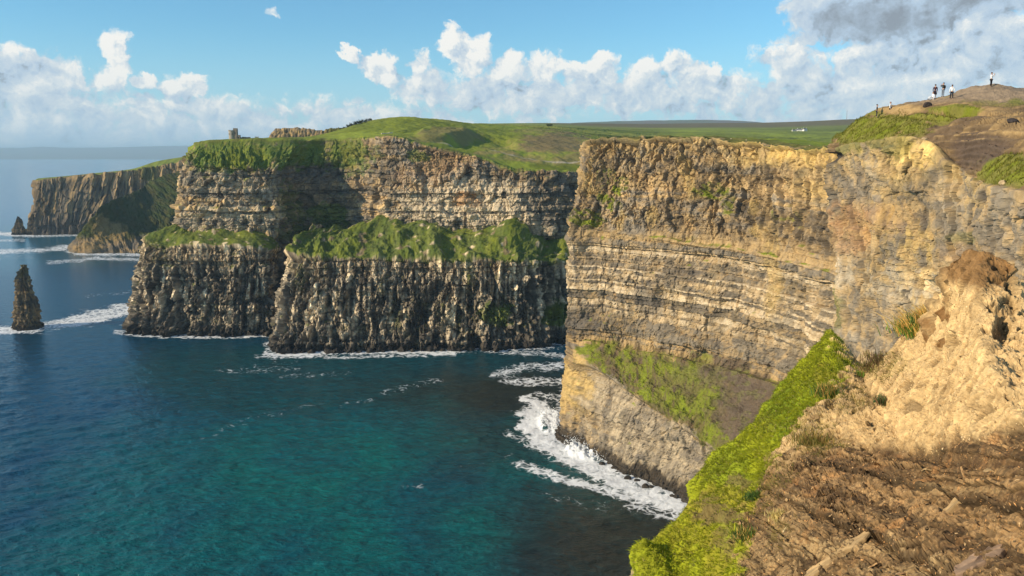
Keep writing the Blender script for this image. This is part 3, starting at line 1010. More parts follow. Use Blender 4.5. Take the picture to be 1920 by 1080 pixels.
# ================================================================= NEAR KNOLL: buttress under the people
def knoll():
    cols = [
        [(1612, 800, 165), (1606, 450, 165), (1600, 292, 165), (1600, 278, 168), (1600, 270, 171), (1602, 262, 176), (1612, 268, 192), (1650, 292, 230)],
        [(1583, 770, 124), (1578, 470, 123), (1556, 285, 120), (1560, 273, 121), (1565, 265, 122), (1572, 257, 125), (1592, 266, 142), (1640, 298, 182)],
        [(1622, 770, 113), (1616, 480, 112), (1600, 270, 111), (1602, 256, 113), (1603, 244, 116), (1606, 231, 120), (1612, 238, 140), (1660, 288, 190)],
        [(1664, 780, 106), (1660, 480, 105), (1652, 264, 103), (1651, 241, 106), (1650, 222, 109), (1651, 204, 110), (1661, 205, 125), (1700, 258, 180)],
        [(1706, 790, 100), (1702, 480, 99), (1698, 259, 97), (1698, 236, 100), (1697, 215, 103.5), (1697, 194, 105), (1706, 195, 120), (1750, 250, 178)],
        [(1747, 800, 95), (1745, 480, 94), (1744, 266, 92), (1746, 225, 97), (1748, 206, 101), (1750, 183, 104), (1762, 188, 118), (1800, 240, 176)],
        [(1795, 810, 88.5), (1795, 480, 88), (1795, 310, 86), (1792, 226, 93), (1790, 208, 97), (1790, 174, 104), (1802, 180, 119), (1850, 236, 176)],
        [(1850, 830, 80), (1848, 500, 80), (1843, 345, 78), (1850, 236, 87), (1852, 206, 93), (1858, 161.5, 102), (1868, 168, 117), (1910, 230, 176)],
        [(1900, 850, 72), (1900, 500, 72), (1895, 354, 70), (1900, 241, 82), (1903, 208, 89), (1910, 164, 100), (1920, 172, 117), (1960, 232, 176)],
        [(1980, 870, 63), (1980, 520, 63), (1975, 368, 61), (1975, 252, 76), (1975, 212, 86), (1975, 168, 99), (1985, 176, 117), (2030, 236, 176)],
        [(2300, 950, 45), (2300, 620, 45), (2290, 470, 44), (2250, 300, 66), (2230, 238, 82), (2200, 184, 97), (2200, 190, 117), (2250, 240, 176)],
    ]
    net = np.swapaxes(np.array([[P(*x) for x in c] for c in cols]), 0, 1)
    rc = auto_counts(net, 0, 1.35)
    rc[5], rc[6] = 10, 4
    cc = auto_counts(net, 1, 1.35)
    cc[0] = 12
    p = loft(net, rc, cc)
    lv = np.cumsum([0] + rc)
    n = normals(p, (0, 0, H + 30))
    n = blur(blur(n, 6, 0), 6, 1)
    n /= np.linalg.norm(n, axis=-1, keepdims=True)
    s = arclen(p, lv[1])
    z = p[..., 2].astype(f32)
    u, v = proj(p)
    rows = np.arange(p.shape[0])[:, None] * np.ones((1, p.shape[1]))
    top = sst(rows, lv[2] - 2, lv[2] + 4)
    wall = 1 - top
    X, Yw = p[..., 0], p[..., 1]
    zz = z + 1.0 * fbm(s / 30, z / 80, 3, 403) + .3 * fbm(s / 4, z / 4, 3, 404)
    bl = patches(u, v, [(1700, 540, 90, 120, 1), (1600, 420, 40, 60, .5)], 0)
    o, alb, blk, joint = Beds(41, 60, 220, .25, 1.6, (.8, 4))(s + .6 * fbm(s / 3, z / 3, 3, 409), zz)
    o2, alb2, blk2, joint2 = Beds(42, 60, 220, 2, 6, (4, 11))(s + 1.5 * fbm(s / 7, z / 9, 3, 408), zz)
    rib = ridged(s / 9 + .6 * fbm(s / 14, z / 10, 3, 421), z / 34, 4, 420)
    rib2 = ridged(s / 2.8 + .8 * fbm(s / 5, z / 5, 3, 425), z / 9, 4, 424)
    rough = fbm(s / 3, z / 2.4, 6, 430, .58)
    big = fbm(s / 11, z / 9, 5, 437, .55)
    crack = sst(ridged(s / 5 + .9 * fbm(s / 5, z / 6, 3, 444), z / 14 + s / 30, 3, 445), .76, .96)
    crag = ridged((s + .5 * z) / 6 + .7 * fbm(s / 7, z / 7, 3, 448), (z - .3 * s) / 9, 5, 449, .58)
    crag2 = ridged((s - .7 * z) / 2.6 + .8 * fbm(s / 4, z / 4, 3, 451), (z + .3 * s) / 5, 4, 452, .58)
    bedw = .25 + .75 * bl
    fa, ia, ea = facets((s + .35 * z) / 6.5 + .4 * fbm(s / 6, z / 6, 3, 491), z / 11 + .4 * fbm(s / 5, z / 5, 3, 492), 493)
    fb, ib, eb = facets((s - .3 * z) / 2.6 + .4 * fbm(s / 2.4, z / 2.4, 3, 494), z / 4.5, 495, 1.4)
    fc, ic, ec = facets((s + .2 * z) / .8, z / 1.1, 497, 1.2)
    d = wall * (bedw * (.10 * o + .16 * (blk - .5) + .40 * o2 + .7 * (blk2 - .5) - .16 * joint) + .4 * rib + .1 * rib2 + .30 * rough + 1.2 * big - .45 * crack + .45 * crag + .22 * crag2 + .75 * fa + .42 * fb + .18 * fc - .2 * ea - .12 * eb)
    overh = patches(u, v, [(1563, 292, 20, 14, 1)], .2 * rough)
    d -= overh * 1.5 * wall
    gx = fbm(X / 2.2, Yw / 2.2 + z / 1.5, 5, 450, .6)
    d += top * (.25 * gx + .5 * fbm(X / 8, Yw / 8, 4, 455))
    brow = patches(u, v, [(1640, 245, 100, 26, 1), (1885, 320, 55, 28, 1)], .4 * gx) * top
    d += brow * (.35 + .35 * fbm(X / 1.1, Yw / 1.1 + z, 4, 460))
    lip = patches(u, v, [(1800, 214, 60, 5, 1), (1745, 224, 40, 4, .5)], .3 * gx) * top
    d -= lip * .8
    d += patches(u, v, [(1785, 205, 90, 5, 1)], .2 * gx) * top * .35
    ter = (z + .35 * gx + .5 * fbm(X / 9, Yw / 9, 3, 462)) / .8
    d += top * (1 - brow) * sst(v, 205, 225) * .34 * (sst(ter - np.floor(ter), .35, .75) - .5)
    sc = patches(u, v, [(1690, 204, 44, 10, 1)], .1 * gx)
    p = p + n * d[..., None]
    nn = blur(blur(normals(p, (0, 0, H + 30)), 2, 0), 2, 1)
    m1 = fbm(s / 12, z / 9, 5, 470)
    m2 = fbm(s / 3.2, z / 2.6, 5, 474, .6)
    streak = fbm(s / 1.6, z / 22, 4, 478)
    c = lerp(GREY * .95, TAN, sst(.5 * alb + .55 * m2 + .5 * m1 + .4 * streak, .0, .9)[..., None])
    yel = patches(u, v, [(1790, 310, 60, 40, .8), (1665, 370, 40, 60, .6), (1740, 290, 60, 44, 1), (1720, 330, 26, 50, .9), (1640, 300, 50, 26, .7), (1730, 480, 60, 70, .85), (1760, 540, 60, 60, .8), (1670, 430, 50, 60, .5), (1650, 520, 30, 50, .45), (1840, 360, 60, 50, .45), (1600, 300, 40, 20, .5)], .8 * m2)
    c = cmix(c, YEL, yel * sst(streak + m2 + .5 * alb, -.3, .6) * .85)
    c = cmix(c, YEL * 1.3, patches(u, v, [(1735, 288, 50, 24, 1), (1690, 320, 24, 40, .7)], .6 * m2) * .8)
    c = cmix(c, PALE, patches(u, v, [(1590, 500, 16, 60, .8), (1640, 530, 24, 30, .5), (1700, 540, 30, 60, .5), (1760, 560, 30, 60, .6)], .6 * m2) * .7)
    c = cmix(c, RUST, patches(u, v, [(1600, 430, 40, 50, .9), (1650, 410, 40, 30, .5), (1830, 470, 50, 30, .5), (1690, 400, 40, 20, .4)], .8 * m2) * .6)
    c = cmix(c, GREY * 1.15, patches(u, v, [(1620, 340, 50, 40, .8), (1780, 380, 70, 60, .7), (1890, 430, 60, 80, 1), (1820, 440, 60, 40, .8), (1640, 620, 60, 60, .7), (1860, 410, 50, 40, .6)], .8 * m2) * .75)
    c = cmix(c, DARK, .7 * sst(joint + .5 * m2, .8, 1.2) * wall * bedw)
    c = c * (1 + wall * (.6 * (ia - .5) + .5 * (ib - .5) + .35 * (ic - .5)))[..., None]
    c = cmix(c, DARK, wall * np.maximum(ea * .3, eb * .22))
    c = cmix(c, GREY * .5, wall * sst(m1 + .4 * m2, .15, .5) * .6)
    c = cmix(c, GREY * .6, wall * sst(crag, .1, -.5) * .4)
    c = cmix(c, TAN * 1.15, wall * sst(crag2 + m2, .3, 1.0) * .5)
    c = cmix(c, DARK, .8 * crack * wall)
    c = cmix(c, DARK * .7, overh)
    # turf and bare ground on the crown
    ground = lerp(BROWN * .95, TAN * .75, sst(fbm(X / 7, Yw / 2.0 + z, 5, 480, .6), -.2, .6)[..., None])
    stripes = sst(fbm(X / 9 + .3 * gx, z / .55, 4, 484, .55), .05, .4)
    tanz = patches(u, v, [(1800, 262, 70, 22, 1), (1890, 235, 60, 24, .9), (1770, 285, 50, 16, .7), (1690, 204, 44, 10, .8), (1870, 280, 30, 12, .5)], .5 * gx)
    ground = cmix(ground, TAN * .95, tanz * stripes * .9)
    ground = cmix(ground, np.array([.085, .062, .05], f32), patches(u, v, [(1840, 285, 60, 40, 1), (1760, 250, 50, 22, .6), (1800, 310, 60, 16, .9), (1790, 226, 60, 8, .6)], .5 * gx) * .8 * (1 - .7 * tanz * stripes))
    ground = cmix(ground, np.array([.27, .21, .15], f32), sst(v, 200, 185) * .75)
    gp = patches(u, v, [(1630, 245, 90, 28, 1), (1700, 236, 44, 24, .9), (1740, 222, 60, 9, .9), (1800, 208, 60, 5, .95), (1890, 320, 56, 30, 1), (1860, 196, 60, 8, .5), (1600, 238, 30, 20, .9), (1905, 190, 20, 6, .7),
                        (1680, 206, 60, 3, .4), (1640, 212, 20, 8, .7), (1760, 180, 26, 3, .4), (1880, 330, 60, 16, .8)], .7 * gx)
    gp = gp * sst(fbm(X / .9, Yw / .9 + z / .8, 4, 488, .6) + 1.5 * gp, .2, .8)
    gc = lerp(OLIVE * 1.25, LIME * .85, sst(gx, -.3, .4)[..., None])
    ground = cmix(ground, gc, gp * (1 - .9 * sc))
    ground = cmix(ground, TAN * .8, sc * .9)
    c = lerp(c, ground, np.clip(top, 0, 1)[..., None])
    hang = patches(u, v, [(1690, 270, 30, 26, .7), (1590, 275, 30, 16, .8), (1650, 268, 30, 10, .7), (1820, 445, 30, 12, .5), (1580, 570, 12, 36, .9), (1578, 600, 16, 16, .6)], .7 * m2) * wall
    c = cmix(c, OLIVE * 1.3, hang * .8)
    # the buttress goes on down to the sea
    low = net[0]
    r0 = low + np.array([.4, 0, 4.0])
    r1 = low * np.array([1, 1, 0]) + np.array([-5, 1, 55.0])
    r2 = low * np.array([1, 1, 0]) + np.array([-9, 2, 0.0])
    wn = np.stack([r2 - np.array([0, 0, 12.0]), r2, r1, r0])
    pw_ = loft(wn, [4, 60, 60], [14] * (wn.shape[1] - 1))
    nw = normals(pw_, (0, 0, H))
    sw_, zw = arclen(pw_, 4), pw_[..., 2]
    h1, i1, e1 = facets(sw_ / 6, zw / 9, 471)
    h2, i2, e2 = facets(sw_ / 2.4, zw / 3.2, 476)
    ends = sst(np.arange(pw_.shape[0])[:, None] * np.ones((1, pw_.shape[1])), pw_.shape[0] - 1, pw_.shape[0] - 12)
    pw_ = pw_ + nw * (ends * (2.2 * h1 + h2 + 1.5 * fbm(sw_ / 9, zw / 9, 4, 472)))[..., None]
    cw = lerp(GREY, TAN, sst(i1 + fbm(sw_ / 4, zw / 3, 4, 473), .1, 1.1)[..., None])
    cw = cmix(cw, DARK, np.maximum(e1, e2) * .4)
    cw = cmix(cw, WET, sst(zw, 9, 5) * .9)
    tag(link("sea_cliff", grid_mesh("sea_cliff", pw_, cw), M_ROCK_NEAR), "foot of the yellow streaked buttress going down to the sea", kind='structure')
    ob = link("knoll", grid_mesh("knoll", p, c), M_BUTT)
    tag(ob, "yellow streaked rock buttress and bare brown knoll the people stand on", kind='structure')
    return p, lv


# ================================================================= FOREGROUND BLUFF
FG_EDGE = [(1205, 1090, 22), (1210, 1040, 22.5), (1240, 1000, 23.5), (1300, 950, 26), (1335, 880, 28.5), (1400, 795, 32), (1480, 715, 37), (1538, 642, 41), (1556, 617, 42.5),
           (1580, 652, 40), (1604, 690, 37), (1645, 685, 33), (1692, 640, 29), (1745, 598, 26), (1776, 530, 23.5), (1792, 490, 22), (1830, 473, 21), (1884, 481, 20.4), (1906, 505, 20), (1916, 552, 20.6), (2010, 600, 22), (2500, 640, 25)]
FG_IN = [  # (index on the edge, inner points)
    (0, [(1225, 1130, 20.5), (1250, 1170, 19), (1262, 1210, 17.5), (1270, 1290, 15)]),
    (3, [(1345, 985, 22.5), (1385, 1040, 19), (1440, 1090, 15.5), (1500, 1300, 9.5)]),
    (5, [(1425, 825, 27.5), (1462, 880, 22), (1550, 985, 15.3), (1720, 1300, 7.5)]),
    (7, [(1550, 690, 34), (1580, 770, 25.5), (1665, 890, 17.2), (1900, 1300, 6.2)]),
    (10, [(1620, 722, 30), (1650, 780, 23.5), (1740, 890, 15.8), (2060, 1260, 6)]),
    (13, [(1756, 640, 23), (1780, 720, 18.5), (1850, 850, 13), (2200, 1200, 6.3)]),
    (16, [(1832, 530, 19.8), (1845, 640, 17.4), (1920, 790, 12.8), (2330, 1100, 7)]),
    (18, [(1896, 580, 18.6), (1925, 680, 16.2), (2020, 800, 12.5), (2400, 1000, 8)]),
    (20, [(2010, 660, 16.8), (2050, 740, 14.4), (2150, 830, 11.6), (2500, 950, 9)]),
    (21, [(2560, 720, 19), (2640, 820, 15.5), (2800, 930, 12.5), (3200, 1060, 9)]),
]


def foreground():
    edge = np.array([P(*e) for e in FG_EDGE])
    ti = np.array([k for k, _ in FG_IN], float)
    inner = []
    for j in range(4):
        ctl = np.array([P(*pts[j]) for _, pts in FG_IN])
        # monotone interpolation of the inner rows at every edge index
        out = []
        for k in range(len(edge)):
            i = min(np.searchsorted(ti, k, side='right') - 1, len(ti) - 2)
            t = (k - ti[i]) / (ti[i + 1] - ti[i])
            out.append(ctl[i] * (1 - t) + ctl[i + 1] * t)
        inner.append(np.array(out))
    away = edge.copy()
    away[:, 2] = 0
    away[:, :2] /= np.linalg.norm(edge[:, :2], axis=1, keepdims=True)
    left = np.array([-.55, .35, 0])
    edge[1:8] += np.array([[0, 0, .25], [-.2, 0, -.3], [.2, 0, .25], [-.25, 0, .1], [.15, 0, -.25], [0, 0, .15], [0, 0, 0]])
    roll = edge + away * .6 * np.array([1, 1, 0]) + left * .5 + np.array([0, 0, -1.1])
    low = edge + away * 1.0 * np.array([1, 1, 0]) + left * 1.2 + np.array([0, 0, -9])
    foot = low + left * 6 + np.array([0, 0, -40])
    net = np.stack([foot, low, roll, edge] + inner, 0)
    rc = auto_counts(net, 0, 1.25)
    rc[0], rc[1], rc[2] = 8, 40, 14
    rc[6] = max(rc[6], 120)
    cc = auto_counts(net, 1, 1.45)
    cc = [max(x, 12) for x in cc]
    g = pchip_rows(np.swapaxes(net, 0, 1), cc)
    g = np.swapaxes(g, 0, 1)
    p = pchip_rows(g, rc)
    lv = np.cumsum([0] + rc)
    n = normals(p, (0, -5, H + 8))
    n = blur(blur(n, 7, 0), 7, 1)
    n /= np.linalg.norm(n, axis=-1, keepdims=True)
    X, Yw, z = p[..., 0].astype(f32), p[..., 1].astype(f32), p[..., 2].astype(f32)
    u, v = proj(p)
    rows = np.arange(p.shape[0])[:, None] * np.ones((1, p.shape[1]))
    below = sst(rows, lv[3] - 2, lv[2])
    a = (X * .8 - Yw * .6)          # across and along the fall of the slope
    b = (X * .6 + Yw * .8) - z * .8
    w = fbm(X / 1.4, b / 1.4, 4, 500)
    # regions: grass spur, clumped earth of the bluff, flaky shale below
    xb = np.interp(v, [560, 620, 690, 700, 740, 790, 850, 900, 960, 1100], [1500, 1562, 1585, 1580, 1556, 1500, 1442, 1402, 1388, 1372])
    wj = fbm(X / .5, b / .5, 4, 503)
    grass = sst(u - xb + 30 * w + 26 * wj - 10, 8, -8) * sst(v, 600, 625)
    xs = np.interp(u, [1380, 1500, 1590, 1700, 1800, 1920], [900, 860, 830, 850, 820, 800])
    shale = sst(v - xs + 26 * w, -14, 14) * (1 - grass)
    earth = (1 - grass) * (1 - shale)
    f3 = lambda k, o, sd, g=.55, r=False, st=1.0: fbm3(X / k, Yw / k, z / (k * st), o, sd, g, r)
    clump = f3(.16, 3, 510)
    clump2 = f3(.075, 2, 516, .6, True)
    lump = f3(.55, 4, 517, .55)
    gully = ridged(a / .9 + .5 * w, b / 3.6, 4, 520, .5)
    pits = sst(f3(.42, 3, 521, .5), .22, .5)
    # flakes lie along planes that dip across the slope
    q1, q2, q3 = X * .86 + Yw * .10 - z * .50, Yw, X * .50 + Yw * .05 + z * .86
    flake = fbm3(q1 / .30, q2 / .30, q3 / .055, 3, 530, .6)
    step = fbm3(q1 / 1.6, q2 / 1.6, q3 / .24, 4, 540, .55)
    fa, ia, ea = facets(a / .55 + .4 * w, (b - a * .5) / .22, 581)
    fb, ib, eb = facets(a / .19, (b - a * .5) / .075, 586)
    ga, ja, ha = facets(X / .17, b / .15, 591)
    gb, jb, hb = facets(X / .075, b / .07, 596)
    q = .184 * X + .284 * Yw + .92 * z
    qb = Beds(61, -20, 260, .05, .34, (.5, 2.2))
    qo, qa, qk, qj = qb((X - .2 * Yw) + .3 * lump, q + .05 * lump + .10 * w)
    qb2 = Beds(62, -20, 260, .5, 1.2, (1.5, 4))
    qo2, qa2, qk2, qj2 = qb2((X - .2 * Yw) + .5 * lump, q + .12 * w)
    tread = np.floor(3 * step + 1.2 * w) / 3
    d = earth * (.022 * clump + .022 * ga + .010 * gb - .010 * ha + .10 * lump + .20 * gully + .26 * w - .14 * pits)
    d += shale * (.010 * flake + .07 * step + .055 * qo + .05 * (qk - .5) - .03 * qj + .20 * qo2 + .18 * (qk2 - .5) - .06 * qj2 + .03 * fa + .012 * fb + .012 * clump + .07 * lump - .05 * pits)
    gr1 = f3(.8, 4, 550, .6)
    d += grass * (.20 * gr1 + .30 * w + .06 * clump)
    kn = patches(u, v, [(1842, 500, 80, 42, 1)], .25 * lump)
    hole = patches(u, v, [(1898, 525, 14, 26, 1), (1880, 620, 18, 26, .7), (1792, 640, 12, 14, .7), (1768, 650, 8, 8, .5), (1890, 575, 20, 16, .5)], .5 * lump)
    d -= hole * .45
    d += below * (.5 * fbm(a / 1.2, z / 1.2, 5, 560, .6) + .3 * fbm(a / 4, z / .7, 4, 565))
    p = p + n * d[..., None]
    nn = blur(blur(normals(p, (0, -5, H + 8)), 1, 0), 1, 1)
    SAND = np.array([.60, .41, .19], f32)
    EARTHC = np.array([.20, .105, .038], f32)
    c = lerp(SAND * .82, SAND * 1.05, sst(clump + .5 * w, -.4, .5)[..., None])
    c = cmix(c, EARTHC, kn * .9)
    c = cmix(c, EARTHC * .8, sst(fbm(a / .9, b / .9, 5, 570, .6), .15, .6) * .45)
    sh = lerp(np.array([.085, .05, .024], f32), np.array([.36, .22, .095], f32), sst(.6 * flake + .3 * step + .9 * (qa - .5) + .5 * (qk - .5) + .7 * (ib - .5) + .5 * clump, -.65, .7)[..., None])
    sh = cmix(sh, RUST * 1.05, sst(fbm(a / 1.6, b / 1.2, 4, 574), .1, .5) * .5)
    sh = cmix(sh, SAND * .95, patches(u, v, [(1560, 1020, 120, 16, .9), (1700, 1060, 120, 14, .7), (1480, 960, 40, 40, .4), (1800, 930, 90, 12, .5), (1430, 1040, 60, 60, .6)], .6 * flake) * .7)
    c = lerp(c, sh, shale[..., None])
    c_e = sst(pits, .1, .9) * (1 - grass)
    gg = f3(.5, 4, 580, .6)
    gcol = lerp(np.array([.20, .21, .013], f32), np.array([.27, .295, .014], f32), sst(gg + .4 * w, -.45, .4)[..., None])
    gcol = cmix(gcol, np.array([.12, .20, .018], f32), patches(u, v, [(1480, 780, 50, 60, .8), (1560, 720, 40, 30, .7), (1370, 880, 40, 50, .5)], .6 * gg) * .6)
    gcol = cmix(gcol, np.array([.27, .21, .03], f32), patches(u, v, [(1545, 705, 20, 20, .8), (1380, 935, 60, 30, .7), (1330, 960, 40, 26, .8), (1300, 1000, 60, 30, .5), (1345, 1040, 30, 60, .6), (1440, 800, 20, 20, .3)], .7 * gg) * .7)
    gcol = cmix(gcol, BROWN * .8, patches(u, v, [(1350, 970, 44, 22, .9), (1385, 905, 24, 12, .8), (1330, 950, 22, 22, .6), (1360, 1010, 20, 30, .7)], .8 * gg) * .85)
    c = c * (1 + earth * (.22 * (ja - .5) + .3 * (jb - .5)))[..., None]
    c = cmix(c, BROWN * .5, earth * ha * .25)
    c = c * (1 + shale * .5 * (qa2 - .5))[..., None]
    c = cmix(c, BROWN * .28, shale * np.maximum(np.maximum(qj * .65, qj2 * .8), eb * .45))
    c = cmix(c, BROWN * .3, shale * sst(clump + .7 * flake + .6 * (ib - .5), .30, .55) * .7)
    c = cmix(c, BROWN * .6, c_e * .6)
    c = cmix(c, BROWN * .4, hole * .8)  # hollows and the knob's shadow side darkened in the colour
    c = lerp(c, gcol, grass[..., None])
    fringe = patches(u, v, [(1430, 890, 60, 34, .6), (1520, 810, 50, 40, .65), (1590, 750, 50, 34, .6), (1540, 840, 50, 26, .8), (1415, 930, 26, 30, .7), (1660, 690, 60, 30, .7), (1450, 990, 30, 30, .4)], .9 * gg) * (1 - grass)
    c = cmix(c, np.array([.20, .16, .035], f32), fringe * sst(gg, -.3, .3) * .85)
    c = cmix(c, BROWN * .9, fringe * sst(gg, .1, -.4) * .6)
    bel = lerp(lerp(GREY, EARTHC, sst(u, 1600, 1650)[..., None]), TAN, sst(fbm(a / .8, z / .5, 4, 590), -.3, .5)[..., None])
    c = lerp(c, bel, (below * sst(rows, lv[2], lv[2] - 6))[..., None])
    ob = link("bluff", grid_mesh("bluff", p, c), M_EARTH)
    tag(ob, "sandy clay bluff with a bright green grass spur and shale slope", kind='structure')
    rocky = patches(u, v, [(1350, 970, 50, 26, .95), (1385, 905, 28, 14, .9), (1330, 950, 26, 26, .8), (1360, 1015, 26, 36, .8), (1440, 800, 14, 14, .5)], .9 * gg)
    return dict(p=p, n=nn, u=u, v=v, grass=grass * (1 - below) * (1 - rocky), shale=shale, fringe=fringe, lv=lv, knob=kn)


# ================================================================= FIELDS BEHIND THE CLIFFS
def fields():
    F = {
        352: [(285, 925), (280, 935), (278, 950), (277, 975), (290, 1100), (310, 1300)],
        385: [(268, 880), (266, 892), (265, 905), (264, 960), (276, 1100), (296, 1300)],
        440: [(268, 880), (264, 895), (262, 925), (261, 960), (272, 1100), (290, 1300)],
        500: [(264, 885), (262, 905), (260, 940), (259, 990), (270, 1150), (285, 1400)],
        560: [(264, 925), (261, 950), (259, 980), (258, 1040), (266, 1200), (276, 1500)],
        605: [(264, 935), (259, 965), (256, 1010), (252, 1080), (258, 1300), (262, 1700)],
        650: [(262, 920), (256, 955), (249, 1010), (239, 1100), (245, 1300), (252, 1800)],
        700: [(262, 880), (256, 925), (243, 1020), (224.5, 1180), (232, 1500), (240, 2500)],
        770: [(270, 850), (258, 905), (244, 1000), (220.5, 1180), (230, 1500), (238, 2500)],
        830: [(284, 840), (268, 900), (250, 1000), (226.5, 1180), (233, 1600), (237, 2800)],
        900: [(300, 835), (277, 900), (256, 1010), (235.5, 1200), (236, 1800), (236.5, 3200)],
        960: [(320, 828), (290, 890), (262, 1010), (237, 1250), (236, 2000), (235.5, 3500)],
        1030: [(327, 830), (297, 890), (265, 1020), (241, 1300), (237.5, 2200), (235, 4000)],
        1100: [(328, 845), (300, 900), (268, 1050), (245, 1450), (238.5, 2500), (235.5, 4500)],
        1250: [(330, 850), (300, 950), (268, 1200), (246, 1900), (238.5, 3200), (235.5, 5200)],
        1400: [(330, 800), (300, 900), (272, 1150), (247, 1900), (237.5, 3300), (234.0, 5200)],
        1520: [(330, 800), (302, 900), (275, 1150), (249, 1900), (235.5, 3100), (230.5, 4600)],
        1600: [(330, 800), (302, 900), (276, 1150), (251, 1900), (233.5, 3000), (226.5, 4200)],
        1750: [(330, 800), (302, 900), (276, 1150), (251, 1900), (233, 3000), (225, 4000)],
        1950: [(330, 800), (302, 900), (276, 1150), (251, 1900), (233, 3000), (225, 4000)],
    }
    net = []
    for u0, r in F.items():
        col = [P(u0, v0, y0) for v0, y0 in r]
        last = col[-1]
        col.append(last * np.array([1.5, 1.5, 1]) + np.array([0, 0, -120 - .3 * last[2] * (u0 < 700)]))
        net.append(col)
    net = np.swapaxes(np.array(net), 0, 1)
    rc = [34, 60, 70, 60, 40, 6]
    cc = auto_counts(net, 1, 2.2)
    g = pchip_rows(np.swapaxes(net, 0, 1), cc)
    p = pchip_rows(np.swapaxes(g, 0, 1), rc)
    X, Yw, z = p[..., 0], p[..., 1], p[..., 2]
    u, v = proj(p)
    near = sst(Yw, 2600, 1000)
    hum = fbm(X / 60, Yw / 60, 5, 600, .55)
    start = sst(np.arange(p.shape[0])[:, None] * np.ones((1, p.shape[1])), 0, 30)
    p[..., 2] += start * near * hum * 4.0 * sst(u, 600, 800)
    p[..., 2] += start * patches(u, v, [(835, 252, 50, 12, 1)], .2 * hum) * 7 - start * patches(u, v, [(905, 268, 60, 14, 1)], .2 * hum) * 7
    p[..., 2] += start * near * fbm(X / 12, Yw / 12, 3, 604) * .9
    m1 = fbm(X / 120, Yw / 160, 5, 610)
    m2 = fbm(X / 25, Yw / 40, 5, 614, .6)
    c = lerp(FIELD * .8, FIELD * 1.1, sst(m2 + m1, -.4, .4)[..., None])
    c = cmix(c, OLIVE * 1.1, sst(m2 - .3 * m1, .1, .5) * .5)
    brown = patches(u, v, [(1040, 268, 70, 22, 1), (1090, 300, 80, 10, .8), (980, 296, 60, 8, .7), (940, 272, 50, 8, .5), (840, 256, 60, 8, .7), (1010, 245, 50, 4, .6), (790, 262, 50, 5, .6)], .7 * m2)
    c = cmix(c, BROWN * 1.25, brown * .8)
    c = cmix(c, LIME * .75, patches(u, v, [(1060, 314, 70, 9, 1), (740, 236, 130, 14, .6), (850, 285, 60, 6, .4)], .6 * m2) * .8)
    # far field pattern: enclosed fields, then brown moor
    # enclosed fields: plots with their own shade, hedge lines between
    fx, fy = X * .93 + Yw * .36, Yw * .93 - X * .36
    jx = np.floor(fx / 210 + .35 * hash2(np.floor(fy / 150).astype(np.int32), np.zeros_like(fy).astype(np.int32), 3))
    jy = np.floor(fy / 150)
    hs = hash2(jx.astype(np.int32), jy.astype(np.int32), 17)
    enc = sst(Yw, 1100, 1250) * sst(Yw, 3000, 2300)
    c = lerp(c, c * (.7 + .6 * hs[..., None]), enc[..., None])
    c = cmix(c, np.array([.26, .24, .05], f32), enc * (hs > .8) * .6)
    hy = np.abs(fy / 150 - jy - .5) * 2
    c = cmix(c, GRASS * .35, enc * sst(hy, .93, .98) * .8)
    c = cmix(c, np.array([.135, .095, .05], f32), sst(Yw + 500 * m1 + 200 * m2, 2500, 3200) * .85)
    c = cmix(c, OLIVE * .8, sst(Yw, 2600, 3400) * sst(m1, .1, .4) * .5)
    # the cliff path
    c = cmix(c, np.array([.42, .36, .26], f32), .8 * sst(np.abs(v - np.interp(u, [820, 900, 960, 1010, 1060, 1100], [268, 279, 290, 299, 303, 301])), 1.5, .5) * sst(u, 800, 850) * sst(Yw, 1000, 940))
    c = cmix(c, TAN * .8, .7 * patches(u, v, [(930, 287, 40, 3, .8), (990, 300, 30, 2, .7)], .6 * m2))
    ob = link("hills", grid_mesh("hills", p, c), M_FIELD)
    tag(ob, "green fields and brown moor rolling away behind the cliffs", kind='structure')


